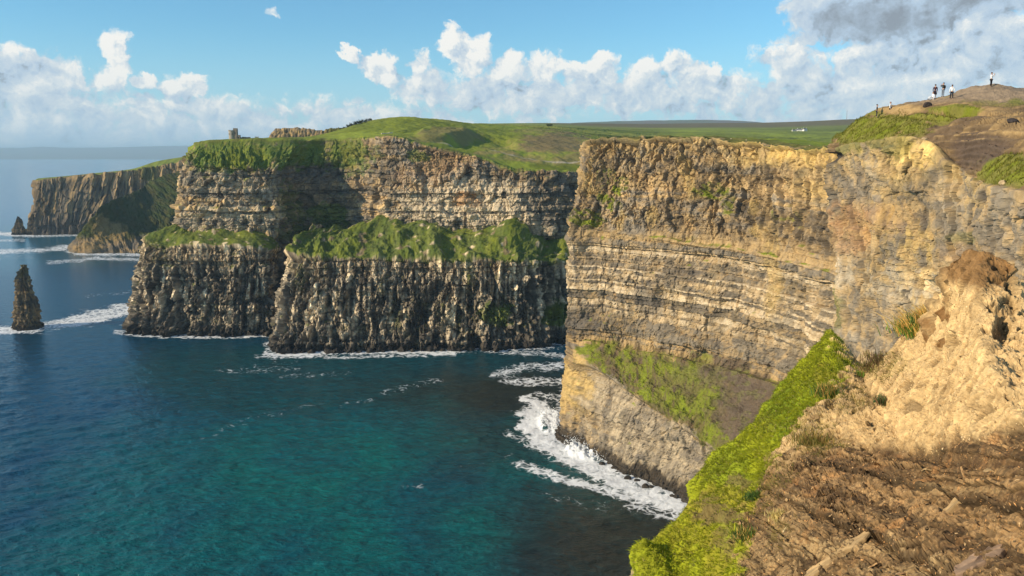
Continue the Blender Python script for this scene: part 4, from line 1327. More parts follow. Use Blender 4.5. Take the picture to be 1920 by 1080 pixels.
# ================================================================= FAR CLIFFS
def far_cliffs():
    cols = [
        [(90, 0, 2150), (92, 390, 2150), (92, 338, 2150), (92, 336, 2180)],
        [(63, 441), (70, 390, 1832), (73, 337, 1845), (76, 334, 1960)],
        [(110, 440), (115, 390, 1838), (120, 332, 1850), (123, 330, 1970)],
        [(150, 439), (165, 390, 1842), (180, 327, 1860), (183, 324, 1990)],
        [(220, 439), (232, 390, 1848), (240, 321, 1880), (246, 317, 2030)],
        [(285, 438), (285, 385, 1860), (286, 313, 1900), (296, 302, 2100)],
        [(340, 437), (335, 380, 1870), (330, 306, 1920), (350, 293, 2160)],
        [(420, 436), (420, 380, 1890), (410, 296, 1940), (420, 282, 2200)],
    ]
    net = []
    for b, m_, r_, k in cols:
        base = PZ(*b) if len(b) == 2 else np.array([P(b[0], 600, b[2])[0], b[2], 0.0])
        rim, back = P(*r_), P(*k)
        net.append([base - np.array([0, 0, 14]), base, P(*m_), rim, back, back + np.array([20, 200, -40])])
    net = np.swapaxes(np.array(net), 0, 1)
    rc = auto_counts(net, 0, 1.3)
    rc[0], rc[3], rc[4] = 2, max(rc[3], 12), 4
    cc = auto_counts(net, 1, 1.2)
    p = loft(net, rc, cc)
    lv = np.cumsum([0] + rc)
    n = normals(p, (0, 0, H))
    n = blur(blur(n, 4, 0), 4, 1)
    s = arclen(p, lv[1])
    z = p[..., 2].astype(f32)
    rows = np.arange(p.shape[0])[:, None] * np.ones((1, p.shape[1]))
    top = sst(rows, lv[3] - 1, lv[3] + 2)
    rib = ridged(s / 26 + .4 * fbm(s / 60, z / 60, 3, 701), z / 260, 4, 700, .6)
    rib2 = ridged(s / 10, z / 90, 3, 704, .55)
    fa, ia, ea = facets(s / 22 + .4 * fbm(s / 60, z / 60, 3, 701), z / 70, 703, 1.4)
    fb, ib, eb = facets(s / 9, z / 26, 707, 1.2)
    d = (1 - top) * (3 * rib + 1.5 * rib2 + 8 * fa + 5 * fb - 1.5 * ea + 2.5 * fbm(s / 14, z / 22, 4, 706))
    p = p + n * d[..., None]
    u, v = proj(p)
    m2 = fbm(s / 16, z / 18, 5, 710, .6)
    streak = fbm(s / 6, z / 120, 4, 712)
    c = lerp(GREY * .5, TAN * .8, sst(streak + .5 * m2 + .4 * rib, -.2, .8)[..., None])
    c = c * (1 + .7 * (ia - .5) + .8 * (ib - .5))[..., None]
    c = cmix(c, DARK, np.maximum(ea, eb) * .4)
    c = cmix(c, DARK, sst(z + 18 * m2, 60, 16) * .8)
    c = cmix(c, TAN, sst(z, 112, 128) * .5)
    c = cmix(c, OLIVE, patches(u, v, [(280, 325, 20, 16, .8)], .5 * m2))
    c = lerp(c, lerp(FIELD, LIME * .8, sst(m2, -.3, .3)[..., None]), top[..., None])
    ob = link("sea_cliff", grid_mesh("sea_cliff", p, c), M_ROCK_FAR)
    tag(ob, "farthest grooved grey cliff with a sloping green field on top", kind='structure')
    SHORE.append((p[lv[1]], 14.0, .8))
    # the shaded grassy spur in front of it
    cols = [
        [(190, 0, 1680), (190, 440, 1680), (190, 412, 1680), (190, 400, 1690)],
        [(146, 0, 1560), (150, 448, 1560), (152, 437, 1565), (160, 432, 1600)],
        [(143, 474), (147, 452, 1492), (152, 436, 1505), (170, 424, 1580)],
        [(192, 475), (182, 446, 1492), (180, 398, 1520), (190, 394, 1600)],
        [(235, 475), (222, 436, 1520), (206, 380, 1590), (220, 382, 1660)],
        [(268, 474), (252, 430, 1550), (230, 370, 1650), (245, 372, 1720)],
        [(305, 473), (285, 420, 1580), (252, 361, 1710), (266, 362, 1780)],
        [(350, 472), (330, 402, 1640), (274, 345, 1800), (288, 345, 1860)],
        [(420, 470), (385, 395, 1690), (330, 322, 1860), (345, 322, 1920)],
        [(520, 468), (480, 395, 1720), (420, 318, 1900), (430, 318, 1960)],
    ]
    net = []
    for b, m_, r_, k in cols:
        base = PZ(*b) if len(b) == 2 else np.array([P(b[0], 600, b[2])[0], b[2], 0.0])
        rim, back = P(*r_), P(*k)
        net.append([base - np.array([0, 0, 14]), base, base * .75 + P(*m_) * .25 + np.array([0, 0, 5]), P(*m_), rim, back, back + np.array([10, 60, -60])])
    net = np.swapaxes(np.array(net), 0, 1)
    rc = auto_counts(net, 0, 1.2)
    rc[0], rc[4], rc[5] = 2, max(rc[4], 8), 4
    cc = auto_counts(net, 1, 1.2)
    p = loft(net, rc, cc)
    lv = np.cumsum([0] + rc)
    n = normals(p, (0, 0, H))
    n = blur(blur(n, 4, 0), 4, 1)
    s = arclen(p, lv[3])
    z = p[..., 2].astype(f32)
    d = 9 * fbm(s / 60, z / 40, 5, 720, .55) + 3 * fbm(s / 12, z / 12, 4, 724) + sst(z, 34, 16) * (5 * ridged(s / 18, z / 60, 3, 726) - 1)
    p = p + n * d[..., None]
    u, v = proj(p)
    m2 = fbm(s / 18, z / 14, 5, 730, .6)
    c = lerp(GRASS * .36, OLIVE * .42, sst(m2, -.4, .4)[..., None])  # spur's shade painted in: turf and rock colours darkened
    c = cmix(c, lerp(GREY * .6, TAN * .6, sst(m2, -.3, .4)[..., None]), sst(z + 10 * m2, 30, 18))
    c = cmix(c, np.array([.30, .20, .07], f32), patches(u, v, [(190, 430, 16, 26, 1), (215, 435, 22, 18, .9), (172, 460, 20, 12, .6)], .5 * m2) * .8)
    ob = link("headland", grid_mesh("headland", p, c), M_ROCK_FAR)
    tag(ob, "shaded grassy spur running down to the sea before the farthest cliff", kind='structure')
    SHORE.append((p[lv[1]], 12.0, .8))


def scarp():
    """long rocky scarp on the skyline right of the tower"""
    cols = []
    for u0, t, b in [(505, 258, 264), (516, 243, 264), (545, 240.5, 264), (575, 242, 264), (600, 246, 262), (625, 241, 262), (640, 240, 262), (680, 246, 262)]:
        x = [P(u0, b, 1240), P(u0 + 1, (t * .8 + b * .2), 1244), P(u0 + 1, t, 1250), P(u0 + 3, t - .3, 1330)]
        cols.append(x + [x[-1] + np.array([0, 40, -60])])
    net = np.swapaxes(np.array(cols), 0, 1)
    p = loft(net, [14, 14, 5, 3], [14, 24, 24, 20, 18, 12, 16])
    s = arclen(p, 0)
    z = p[..., 2]
    n = normals(p, (0, 0, H))
    rows = np.arange(p.shape[0])[:, None] * np.ones((1, p.shape[1]))
    top = sst(rows, 26, 29)
    p = p + n * ((1 - top) * (3 * ridged(s / 9, z / 30, 4, 740) + 1.5 * fbm(s / 5, z / 5, 4, 744)))[..., None]
    m2 = fbm(s / 6, z / 6, 4, 746)
    c = lerp(GREY * .6, TAN * .9, sst(m2, -.4, .5)[..., None])
    c = lerp(c, OLIVE * .8 * np.ones_like(c), np.clip(top + sst(s, 75, 95), 0, 1)[..., None])
    ob = link("sea_cliff", grid_mesh("sea_cliff", p, c), M_ROCK_MID)
    tag(ob, "low rocky scarp on the skyline behind the tower field", kind='structure')


def distant_hills():
    for (u0, u1, vt, Y0, seed, lab) in [
        (-700, 520, [(-700, 281), (-200, 278), (40, 277), (80, 274.6), (120, 277), (200, 276.5), (300, 274), (380, 273), (520, 276)], 45000, 31, "pale blue hills along the horizon beyond the open sea"),
        (960, 1900, [(960, 236), (1040, 234), (1080, 230), (1160, 227), (1240, 225.5), (1330, 224.5), (1400, 227), (1440, 231), (1520, 231), (1900, 230)], 12000, 32, "low blue hills on the skyline behind the moor")]:
        us = np.linspace(u0, u1, 300)
        vv = np.interp(us, [a for a, _ in vt], [b for _, b in vt]) + .5 * fbm(us / 30, us * 0, 4, seed)
        rowsP = []
        for k, (yy, f) in enumerate([(Y0 * .80, 0.0), (Y0 * .86, .35), (Y0 * .93, .75), (Y0, 1.0), (Y0 * 1.1, .7)]):
            pts = np.array([P(a, b, Y0) for a, b in zip(us, vv)])
            q = pts * np.array([yy / Y0, yy / Y0, 1])
            q[:, 2] = 1 + (pts[:, 2] - 1) * f + (18 * fbm(us / 14, us * 0 + k * 3.3, 4, seed + 5) if 0 < f < 1 else 0)
            rowsP.append(q)
        p = loft(np.array(rowsP), [6, 6, 6, 4], [1] * 299)
        m = fbm(p[..., 0] / 900, p[..., 1] / 700, 5, seed + 9)
        c = lerp(OLIVE * .8, BROWN * .8, sst(m, -.3, .3)[..., None])
        ob = link("distant_hills", grid_mesh("distant_hills", p, c, smooth=True), M_FIELD)
        tag(ob, lab, kind='structure')


# ================================================================= ROCKS STANDING IN THE SEA
def stack(name, prof, Y, seed, lab, cat, squash=.8, amp=1.0, mat=None, group=None):
    """prof: (v, left u, right u) from the waterline up"""
    rings = []
    nth = 220
    th = np.linspace(0, 2 * np.pi, nth + 1)
    pr = np.array(prof, float)
    vs = np.linspace(pr[0, 0], pr[-1, 0], 150)
    base = PZ((pr[0, 1] + pr[0, 2]) / 2, pr[0, 0])
    for k, v0 in enumerate(vs):
        ul, ur = np.interp(v0, pr[::-1, 0], pr[::-1, 1]), np.interp(v0, pr[::-1, 0], pr[::-1, 2])
        a, b = P(ul, v0, Y), P(ur, v0, Y)
        c = (a + b) / 2
        r = (b[0] - a[0]) / 2
        rings.append(np.stack([c[0] + r * np.cos(th), c[1] + squash * r * np.sin(th), np.full_like(th, c[2])], 1))
    p = np.array(rings)
    sk = p[:1].copy()
    sk[..., 2] = -6
    capz = p[-1:].mean(1, keepdims=True) + np.array([0, 0, .6]) + 0 * p[-1:]
    p = np.concatenate([sk, p, capz], 0)
    z = p[..., 2]
    cx = np.cos(th)[None] + 0 * z
    cy = np.sin(th)[None] + 0 * z
    env = np.ones_like(z)
    env[-1] = 0
    q1 = cx * 3 + seed
    q2 = cy * 3 + z / 14
    zz = z + fbm(q1, q2, 3, seed)
    bl = Beds(seed, -10, 120, 1.2, 4, (3, 8))
    o, alb, blk, joint = bl(np.arctan2(cy, cx) * 9 + 50, zz)
    fa, ia, ea = facets(np.arctan2(cy, cx) * 2.2 + seed, z / 16, seed % 97, 1.4)
    d = amp * env * (3.6 * fa + 1.6 * ridged(q1 * .8, q2 * .6, 4, seed + 2, .55) + 1.6 * fbm(q1 * 2, q2 * 2, 4, seed + 4) + .7 * o + 1.0 * (blk - .5) - .4 * joint - 2.6)
    p[..., 0] += cx * d
    p[..., 1] += cy * d
    m2 = fbm(q1 * 1.6, z / 6 + cy, 5, seed + 6, .6)
    c = lerp(GREY * .55, TAN * .85, sst(.5 * alb + m2, -.1, .9)[..., None])
    c = cmix(c, OLIVE, sst(z + 8 * m2, 48, 62) * .5)
    c = cmix(c, DARK, sst(m2, .3, -.5) * .5)
    c = cmix(c, WET, sst(z + 3 * m2, 9, 3) * .9)
    org = np.array([base[0], Y, 0.0])
    ob = link(name, grid_mesh(name, p - org, c, out=(0, 0, 25)), mat or M_ROCK_MID)
    ob.location = org
    tag(ob, lab, cat, group)
    SHORE.append((p[1], 8.0, .9))
    return ob


# ================================================================= SEA
FOAM = [
    ([(-30, 622), (40, 617), (90, 612), (170, 602), (252, 578)], 8, 1), ([(110, 602), (200, 584), (252, 570)], 8, .9), ([(215, 622), (260, 626), (330, 630)], 5, .8), ([(160, 557), (252, 545)], 2.5, .55),
    ([(90, 606), (150, 596), (240, 590)], 6, .7), ([(250, 629), (380, 633), (512, 630)], 2.5, .9),
    ([(498, 663), (560, 666), (650, 660), (760, 659), (850, 663)], 5, 1), ([(480, 669), (640, 670), (800, 666)], 4, .75), ([(850, 660), (960, 657), (1050, 650)], 3, .6),
    ([(405, 693), (470, 697), (530, 691), (560, 693)], 3, .62), ([(520, 705), (640, 701), (662, 696)], 3, .6), ([(640, 760), (695, 752)], 3, .6), ([(500, 775), (530, 776)], 3, .55),
    ([(720, 735), (760, 726), (830, 715)], 4, .62), ([(450, 690), (560, 680)], 4, .5), ([(380, 820), (440, 795), (520, 770), (600, 758)], 4, .5), ([(930, 700), (1000, 690), (1055, 680)], 10, .78), ([(940, 660), (1010, 662), (1055, 668)], 6, .75), ([(950, 715), (1055, 716)], 8, .8), ([(1000, 740), (1050, 745)], 8, .7),
    ([(1000, 760), (1030, 785), (1060, 805)], 17, 1.15), ([(990, 780), (1015, 825), (1060, 850), (1130, 885), (1200, 925), (1290, 955)], 19, 1.15), ([(975, 870), (1040, 893), (1120, 915), (1190, 935)], 9, .92), ([(1050, 815), (1130, 868), (1220, 910), (1300, 945)], 16, 1),
    ([(1120, 885), (1200, 918), (1290, 955)], 14, .95), ([(1180, 945), (1260, 970), (1300, 985)], 14, .8), ([(960, 815), (1000, 830)], 8, .7), ([(755, 915), (790, 912)], 3, .62), ([(860, 868), (900, 873), (960, 850)], 3, .48), ([(1020, 930), (1130, 950)], 8, .5),
    ([(-20, 437), (60, 441)], 4, 1), ([(60, 443), (150, 441)], 2.5, .8), ([(-20, 452), (45, 450)], 3, .7), ([(-20, 472), (80, 469), (145, 462)], 5, .85), ([(90, 492), (180, 485), (265, 487)], 4, .8), ([(140, 476), (265, 478)], 3, .9), ([(-20, 480), (60, 482)], 3, .55), ([(100, 466), (146, 458)], 5, .8),
]


def sea():
    vr = np.concatenate([[295.4, 296.2, 297.0], np.arange(298, 1110, 1.7), np.arange(1112, 1500, 20)])
    uc = np.concatenate([np.arange(-900, -40, 14), np.arange(-40, 1340, 2.0), np.arange(1342, 2900, 14)])
    U, V = np.meshgrid(uc, vr)
    dx, dy = (U - 960) / FPX, (540 - V) / FPX
    dz = -SP + dy * CP
    t = -H / dz
    X, Yw = dx * t, (CP + dy * SP) * t
    spacing = np.gradient(Yw, axis=0).__abs__()
    fade = sst(spacing, 6, 1.5)
    wx, wy = X * .86 + Yw * .5, Yw * .86 - X * .5
    Z = fade * (.9 * fbm(wx / 34, wy / 17, 3, 800) + .7 * fbm(wx / 11, wy / 6, 4, 804, .6))
    # foam reach: distance to the shores and the drifting streaks
    foam = np.zeros_like(X)
    P2 = np.stack([X, Yw], -1)
    for pts, reach, wgt in SHORE:
        q = pts[::max(1, len(pts) // 160), :2]
        sel = (X > q[:, 0].min() - 60) & (X < q[:, 0].max() + 60) & (Yw > q[:, 1].min() - 60) & (Yw < q[:, 1].max() + 60)
        a = P2[sel].astype(f32)
        best = np.full(len(a), 1e9, f32)
        for i in range(len(q)):
            best = np.minimum(best, (a[:, 0] - q[i, 0])**2 + (a[:, 1] - q[i, 1])**2)
        foam[sel] = np.maximum(foam[sel], wgt * sst(np.sqrt(best), reach * 1.6, reach * .1))
    wu = 5 * fbm(X / 26, Yw / 26, 4, 810)
    for pts, hw, wgt in FOAM:
        pts = np.array(pts, float)
        if wgt < .65:
            hw, wgt = hw * 1.9, wgt * .78
        sel = (U > pts[:, 0].min() - 60) & (U < pts[:, 0].max() + 60) & (V > pts[:, 1].min() - 60) & (V < pts[:, 1].max() + 60)
        a = np.stack([U[sel] + 4 * wu[sel] * hw / 10, V[sel] + wu[sel] * hw / 7], -1)
        best = np.full(len(a), 1e9)
        for i in range(len(pts) - 1):
            p0, d_ = pts[i], pts[i + 1] - pts[i]
            tt = np.clip(((a - p0) @ d_) / (d_ @ d_), 0, 1)
            q = a - p0 - tt[:, None] * d_
            best = np.minimum(best, np.hypot(q[:, 0] * .8, q[:, 1]))
        foam[sel] = np.maximum(foam[sel], wgt * sst(best, hw * 2.0, hw * .15))
    # breaking wave heaped against the foot of the near cliff
    br = patches(U, V, [(1100, 845, 36, 16, 1), (1035, 790, 24, 20, .7)], .25 * fbm(X / 6, Yw / 6, 4, 815))
    Z = Z + br * (3.0 + 2.5 * fbm(X / 4, Yw / 4, 5, 818, .6))
    foam = np.maximum(foam, br)
    # colour of the water, and the cliff reflection painted into it
    m = fbm(X / 60, Yw / 90, 5, 820)
    deep = np.array([.004, .046, .088], f32)
    far = np.array([.012, .105, .205], f32)
    teal = np.array([.003, .108, .098], f32)
    kelp = np.array([.020, .024, .018], f32)
    c = lerp(deep, far, sst(Yw, 800, 2600)[..., None])
    c = cmix(c, teal, np.clip(patches(U, V, [(680, 960, 620, 210, 1), (850, 820, 260, 110, .8), (480, 1060, 520, 130, .9)], .35 * m), 0, 1) * (.72 + .6 * m))
    c = cmix(c, np.array([.004, .055, .060], f32), patches(U, V, [(520, 710, 330, 70, .8), (800, 700, 260, 50, .7)], .3 * m))  # dark reflection of the middle cliff, put into the water colour
    kl = lambda a, b, ra, rb: sst(np.hypot((U - a) / ra, (V - b) / rb) + .55 * m, 1.9, .3)
    c = cmix(c, kelp, np.maximum.reduce([.95 * kl(1220, 1010, 240, 110), .95 * kl(965, 742, 190, 46), .6 * kl(1010, 810, 170, 70), .7 * kl(1120, 950, 150, 60)]))
    c = cmix(c, np.array([.02, .13, .17], f32), patches(U, V, [(60, 465, 240, 40, .5)], .4 * m))
    pts = np.stack([X, Yw, Z], -1)
    me = grid_mesh("sea", pts, c, {"foam": foam, "calm": np.clip(300 / np.maximum(Yw, 1), .012, 1)}, smooth=True)
    mt = bpy.data.materials.new("sea_water")
    mt.use_nodes = True
    mt.node_tree.nodes.clear()
    T = NT(mt.node_tree)
    at = T.n('ShaderNodeAttribute', attribute_name='tint')
    fo = T.n('ShaderNodeAttribute', attribute_name='foam')
    pos = T.n('ShaderNodeTexCoord').outputs['Object']
    mp = T.n('ShaderNodeMapping')
    mp.inputs['Rotation'].default_value = (0, 0, math.radians(-28))
    mp.inputs['Scale'].default_value = (1, 1.9, 1)
    T.put(mp.inputs[0], pos)
    q = mp.outputs[0]
    w1 = T.noise(q, .085, 5, .6, .3)
    w2 = T.noise(q, .34, 4, .6, .2)
    calm = T.n('ShaderNodeAttribute', attribute_name='calm').outputs['Fac']
    hgt = T.m('MULTIPLY', calm, T.m('ADD', T.m('MULTIPLY', w1, 2.6), T.m('MULTIPLY', w2, .8)))
    bp = T.n('ShaderNodeBump')
    bp.inputs['Strength'].default_value = 1.0
    bp.inputs['Distance'].default_value = .9
    T.put(bp.inputs['Height'], hgt)
    bs = T.n('ShaderNodeBsdfPrincipled')
    sw = T.m('ADD', T.m('MULTIPLY', T.m('SUBTRACT', w1, .5), 1.5), T.m('ADD', 1.0, T.m('MULTIPLY', T.m('SUBTRACT', w2, .5), 1.2)))
    T.put(bs.inputs['Base Color'], T.vm('MULTIPLY', at.outputs['Color'], T.vec(sw, sw, sw)))
    bs.inputs['Roughness'].default_value = .16
    bs.inputs['IOR'].default_value = 1.33
    bs.inputs['Specular IOR Level'].default_value = .36
    T.put(bs.inputs['Normal'], bp.outputs[0])
    # foam: lace of bubbles, denser where the reach is high
    f1 = T.noise(pos, .16, 7, .68, .8)
    vor = T.n('ShaderNodeTexVoronoi', feature='DISTANCE_TO_EDGE')
    wpos = T.n('ShaderNodeTexNoise')
    T.put(wpos.inputs['Vector'], pos)
    wpos.inputs['Scale'].default_value = .12
    wpos.inputs['Detail'].default_value = 4
    T.put(vor.inputs['Vector'], T.vm('ADD', pos, T.vm('MULTIPLY', T.vm('SUBTRACT', wpos.outputs['Color'], (.5, .5, .5)), (14, 14, 0))))
    vor.inputs['Scale'].default_value = .17
    lace = T.ss(vor.outputs['Distance'], .22, 0.0)
    tot = T.m('ADD', fo.outputs['Fac'], T.m('ADD', T.m('MULTIPLY', T.m('SUBTRACT', f1, .5), 1.5), T.m('MULTIPLY', T.m('SUBTRACT', lace, .45), .35)))
    mask = T.m('MULTIPLY', T.ss(tot, .54, 1.04), T.ss(fo.outputs['Fac'], .03, .25))
    # a few whitecaps on the open water
    caps = T.m('MULTIPLY', T.ss(T.noise(q, .10, 6, .7, .5), .735, .78), .55)
    mask = T.m('MAXIMUM', mask, caps)
    fb = T.n('ShaderNodeBsdfPrincipled')
    fb.inputs['Base Color'].default_value = (.78, .80, .80, 1)
    fb.inputs['Roughness'].default_value = .8
    bp2 = T.n('ShaderNodeBump')
    bp2.inputs['Strength'].default_value = .7
    bp2.inputs['Distance'].default_value = 1.2
    T.put(bp2.inputs['Height'], f1)
    T.put(fb.inputs['Normal'], bp2.outputs[0])
    mxs = T.n('ShaderNodeMixShader')
    T.put(mxs.inputs[0], mask)
    T.put(mxs.inputs[1], bs.outputs[0])
    T.put(mxs.inputs[2], fb.outputs[0])
    o = T.n('ShaderNodeOutputMaterial')
    T.put(o.inputs[0], mxs.outputs[0])
    ob = link("sea", me, mt)
    tag(ob, "teal and deep blue sea with white surf along the cliff feet", kind='structure')


KN, KN_LV = knoll()
FG = foreground()
fields()
far_cliffs()
scarp()
distant_hills()
stack("sea_stack", [(616, 22, 81), (600, 25, 77), (575, 25, 74), (560, 27, 71), (545, 29, 64), (530, 31, 60), (515, 33, 54), (505, 36, 51), (497, 40, 46)], 822, 900,
      "tall pointed rock stack standing alone in the sea off the tower headland", "sea stack")
stack("needle_rock", [(440, 22, 50), (430, 24, 48), (418, 28, 42), (410, 31, 38), (406, 33, 35)], 1825, 930, "dark triangular rock in the surf, farthest out from the distant cliff", "rock", .7, 1.2, M_ROCK_FAR, "rocks off the distant cliff")
stack("needle_rock", [(440, 44, 76), (425, 50, 74), (412, 54, 70), (404, 58, 66), (400, 61, 64)], 1828, 945, "dark leaning rock between the outermost rock and the distant cliff", "rock", .7, 1.2, M_ROCK_FAR, "rocks off the distant cliff")
sea()


# ================================================================= SMALLER THINGS


def mat_tint(name, rough=.75, var=.25, scale=12.0, spec=.15, transl=0.0):
    m = bpy.data.materials.new(name)
    m.use_nodes = True
    m.node_tree.nodes.clear()
    T = NT(m.node_tree)
    at = T.n('ShaderNodeAttribute', attribute_name='tint')
    a = T.noise(T.n('ShaderNodeTexCoord').outputs['Object'], scale, 4, .6)
    f = T.m('ADD', T.m('MULTIPLY', T.m('SUBTRACT', a, .5), 2 * var), 1.0)
    c = T.vm('MULTIPLY', at.outputs['Color'], T.vec(f, f, f))
    bs = T.n('ShaderNodeBsdfPrincipled')
    T.put(bs.inputs['Base Color'], c)
    bs.inputs['Roughness'].default_value = rough
    bs.inputs['Specular IOR Level'].default_value = spec
    out = bs.outputs[0]
    if transl:
        tr = T.n('ShaderNodeBsdfTranslucent')
        T.put(tr.inputs[0], c)
        mx_ = T.n('ShaderNodeMixShader')
        mx_.inputs[0].default_value = transl
        T.put(mx_.inputs[1], out)
        T.put(mx_.inputs[2], tr.outputs[0])
        out = mx_.outputs[0]
    o = T.n('ShaderNodeOutputMaterial')
    T.put(o.inputs[0], out)
    return m


M_BLADE = mat_tint("grass_blades", .7, .2, 3.0, .2, .45)
M_STONE = mat_rock("loose_stone", 9.0, .6, .03, .45)
M_BOULDER = mat_rock("shore_boulder", .8, .6, .4, .5)
rng = np.random.default_rng(5)


def blades(name, base, up, length, width, col, lean=(.25, .1, 0), spread=.5, parent=None):
    """one narrow bent leaf per base point, joined"""
    n = len(base)
    L = length * (.55 + .9 * rng.random(n))[:, None]
    dirs = up * .9 + rng.normal(0, spread, (n, 3)) * np.array([1, 1, .4]) + np.asarray(lean)
    dirs[:, 2] = np.abs(dirs[:, 2]) + .25
    dirs /= np.linalg.norm(dirs, axis=1, keepdims=True)
    side = np.cross(dirs, rng.normal(0, 1, (n, 3)))
    side /= np.maximum(np.linalg.norm(side, axis=1, keepdims=True), 1e-6)
    wd = (width * (.6 + .8 * rng.random(n)))[:, None]
    mid = base + dirs * L * .55
    tip = base + dirs * L + np.array([0, 0, -1]) * L * .18 + np.asarray(lean) * L * .5
    v = np.stack([base - side * wd, base + side * wd, mid + side * wd * .7, mid - side * wd * .7, tip], 1).reshape(-1, 3)
    i = (np.arange(n) * 5)[:, None]
    f = np.concatenate([i + [0, 1, 2], i + [0, 2, 3], i + [3, 2, 4]], 1).reshape(-1, 3)
    c = np.repeat(np.asarray(col), 5, 0) if np.ndim(col) == 2 else np.tile(col, (n * 5, 1))
    return link(name, tri_mesh(name, v, f, True, c), M_BLADE, parent)


def ico(sub=2):
    bm = bmesh.new()
    bmesh.ops.create_icosphere(bm, subdivisions=sub, radius=1)
    v = np.array([x.co[:] for x in bm.verts])
    f = np.array([[q.index for q in x.verts] for x in bm.faces])
    bm.free()
    return v, f


ICO2, ICO3 = ico(2), ico(3)


def rock_mesh(name, size, seed, col, angular=.35, sub=3, flat_top=False):
    v, f = (ICO3 if sub == 3 else ICO2)
    v = v.copy()
    r = np.random.default_rng(seed)
    # cut by random planes for an angular stone
    for k in range(9):
        nrm = r.normal(0, 1, 3)
        nrm /= np.linalg.norm(nrm)
        h = .55 + .35 * r.random()
        over = np.maximum(v @ nrm - h, 0)
        v -= over[:, None] * nrm * (1 - .15)
    v += (v * (angular * .25 * fbm3(v[:, 0] * 1.7 + seed, v[:, 1] * 1.7, v[:, 2] * 1.7, 4, seed % 50))[:, None])
    v *= np.asarray(size)
    t = fbm3(v[:, 0] * 2 / size[0] + seed, v[:, 1] * 2 / size[0], v[:, 2] * 3 / size[2], 4, 3)
    c = np.asarray(col)[None] * (1 + .7 * t)[:, None]
    return tri_mesh(name, v, f, False, c)


def rock(name, loc, size, seed, col, mat, lab, cat, group=None, rot=(0, 0, 0), sub=3):
    o = link(name, rock_mesh(name, size, seed, col, sub=sub), mat)
    o.location = loc
    o.rotation_euler = rot
    return tag(o, lab, cat, group)


def slab_mesh(name, outline, thick, seed, col):
    """flat flake of stone from an outline in the XY plane, edges chipped"""
    r = np.random.default_rng(seed)
    pts = []
    n = len(outline)
    for i in range(n):
        a, b = np.array(outline[i], float), np.array(outline[(i + 1) % n], float)
        for t in (0, .25, .5, .75):
            p = a * (1 - t) + b * t
            pts.append(p + r.normal(0, .045, 2) * np.linalg.norm(b - a))
    pts = np.array(pts)
    m = len(pts)
    cen = pts.mean(0)
    rings = []
    for sc, z in ((.98, -thick), (1.0, -.45 * thick), (.985, -.08 * thick), (.90, 0.0), (.55, .02 * thick), (.2, .0)):
        q = cen + (pts - cen) * sc
        rings.append(np.concatenate([q, np.full((m, 1), z) + r.normal(0, .12 * thick, (m, 1))], 1))
    v = np.concatenate(rings + [np.array([[cen[0], cen[1], 0]])], 0)
    f = []
    for k in range(len(rings) - 1):
        for i in range(m):
            j = (i + 1) % m
            f += [[k * m + i, k * m + j, (k + 1) * m + j], [k * m + i, (k + 1) * m + j, (k + 1) * m + i]]
    top = (len(rings) - 1) * m
    for i in range(m):
        f.append([top + i, top + (i + 1) % m, len(v) - 1])
    t = fbm(v[:, 0] * 3 + seed, v[:, 1] * 3, 4, 3)
    c = np.asarray(col)[None] * (1 + .5 * t)[:, None]
    return tri_mesh(name, v, np.array(f), False, c)


def fg_at(u, v):
    """point, normal of the bluff where the photograph shows (u, v)"""
    d = np.hypot(FG['u'] - u, FG['v'] - v)
    i = np.unravel_index(np.argmin(d), d.shape)
    a, b = slice(max(i[0] - 16, 0), i[0] + 17), slice(max(i[1] - 16, 0), i[1] + 17)
    n = FG['n'][a, b].reshape(-1, 3).mean(0)
    return FG['p'][a, b].reshape(-1, 3).mean(0) * .5 + FG['p'][i] * .5, n / np.linalg.norm(n)


def kn_at(u, v):
    uu, vv = proj(KN)
    d = np.hypot(uu - u, vv - v)
    d[:KN_LV[2]] = 1e9
    i = np.unravel_index(np.argmin(d), d.shape)
    return KN[i].copy()


# ---------------------------------------------------------------- box and tube parts
def MBnew():
    return bmesh.new()


def box(bm, lo, hi, rot=0.0, cen=(0, 0)):
    vs = []
    for z in (lo[2], hi[2]):
        for x, y in ((lo[0], lo[1]), (hi[0], lo[1]), (hi[0], hi[1]), (lo[0], hi[1])):
            c, s_ = math.cos(rot), math.sin(rot)
            vs.append(bm.verts.new((cen[0] + x * c - y * s_, cen[1] + x * s_ + y * c, z)))
    for f in ((3, 2, 1, 0), (4, 5, 6, 7), (0, 1, 5, 4), (1, 2, 6, 5), (2, 3, 7, 6), (3, 0, 4, 7)):
        bm.faces.new([vs[i] for i in f])


def lathe(bm, prof, n=24, cen=(0, 0, 0)):
    rings = []
    for r, z in prof:
        rings.append([bm.verts.new((cen[0] + r * math.cos(2 * math.pi * i / n), cen[1] + r * math.sin(2 * math.pi * i / n), cen[2] + z)) for i in range(n)])
    for a, b in zip(rings[:-1], rings[1:]):
        for i in range(n):
            bm.faces.new((a[i], a[(i + 1) % n], b[(i + 1) % n], b[i]))
    bm.faces.new(rings[0][::-1])
    bm.faces.new(rings[-1])


def tube(bm, a, b, r0, r1, n=8):
    a, b = Vector(a), Vector(b)
    d = (b - a).normalized()
    x = d.orthogonal().normalized()
    y = d.cross(x)
    ra = [bm.verts.new(a + (x * math.cos(2 * math.pi * i / n) + y * math.sin(2 * math.pi * i / n)) * r0) for i in range(n)]
    rb = [bm.verts.new(b + (x * math.cos(2 * math.pi * i / n) + y * math.sin(2 * math.pi * i / n)) * r1) for i in range(n)]
    for i in range(n):
        bm.faces.new((ra[i], ra[(i + 1) % n], rb[(i + 1) % n], rb[i]))
    bm.faces.new(ra[::-1])
    bm.faces.new(rb)


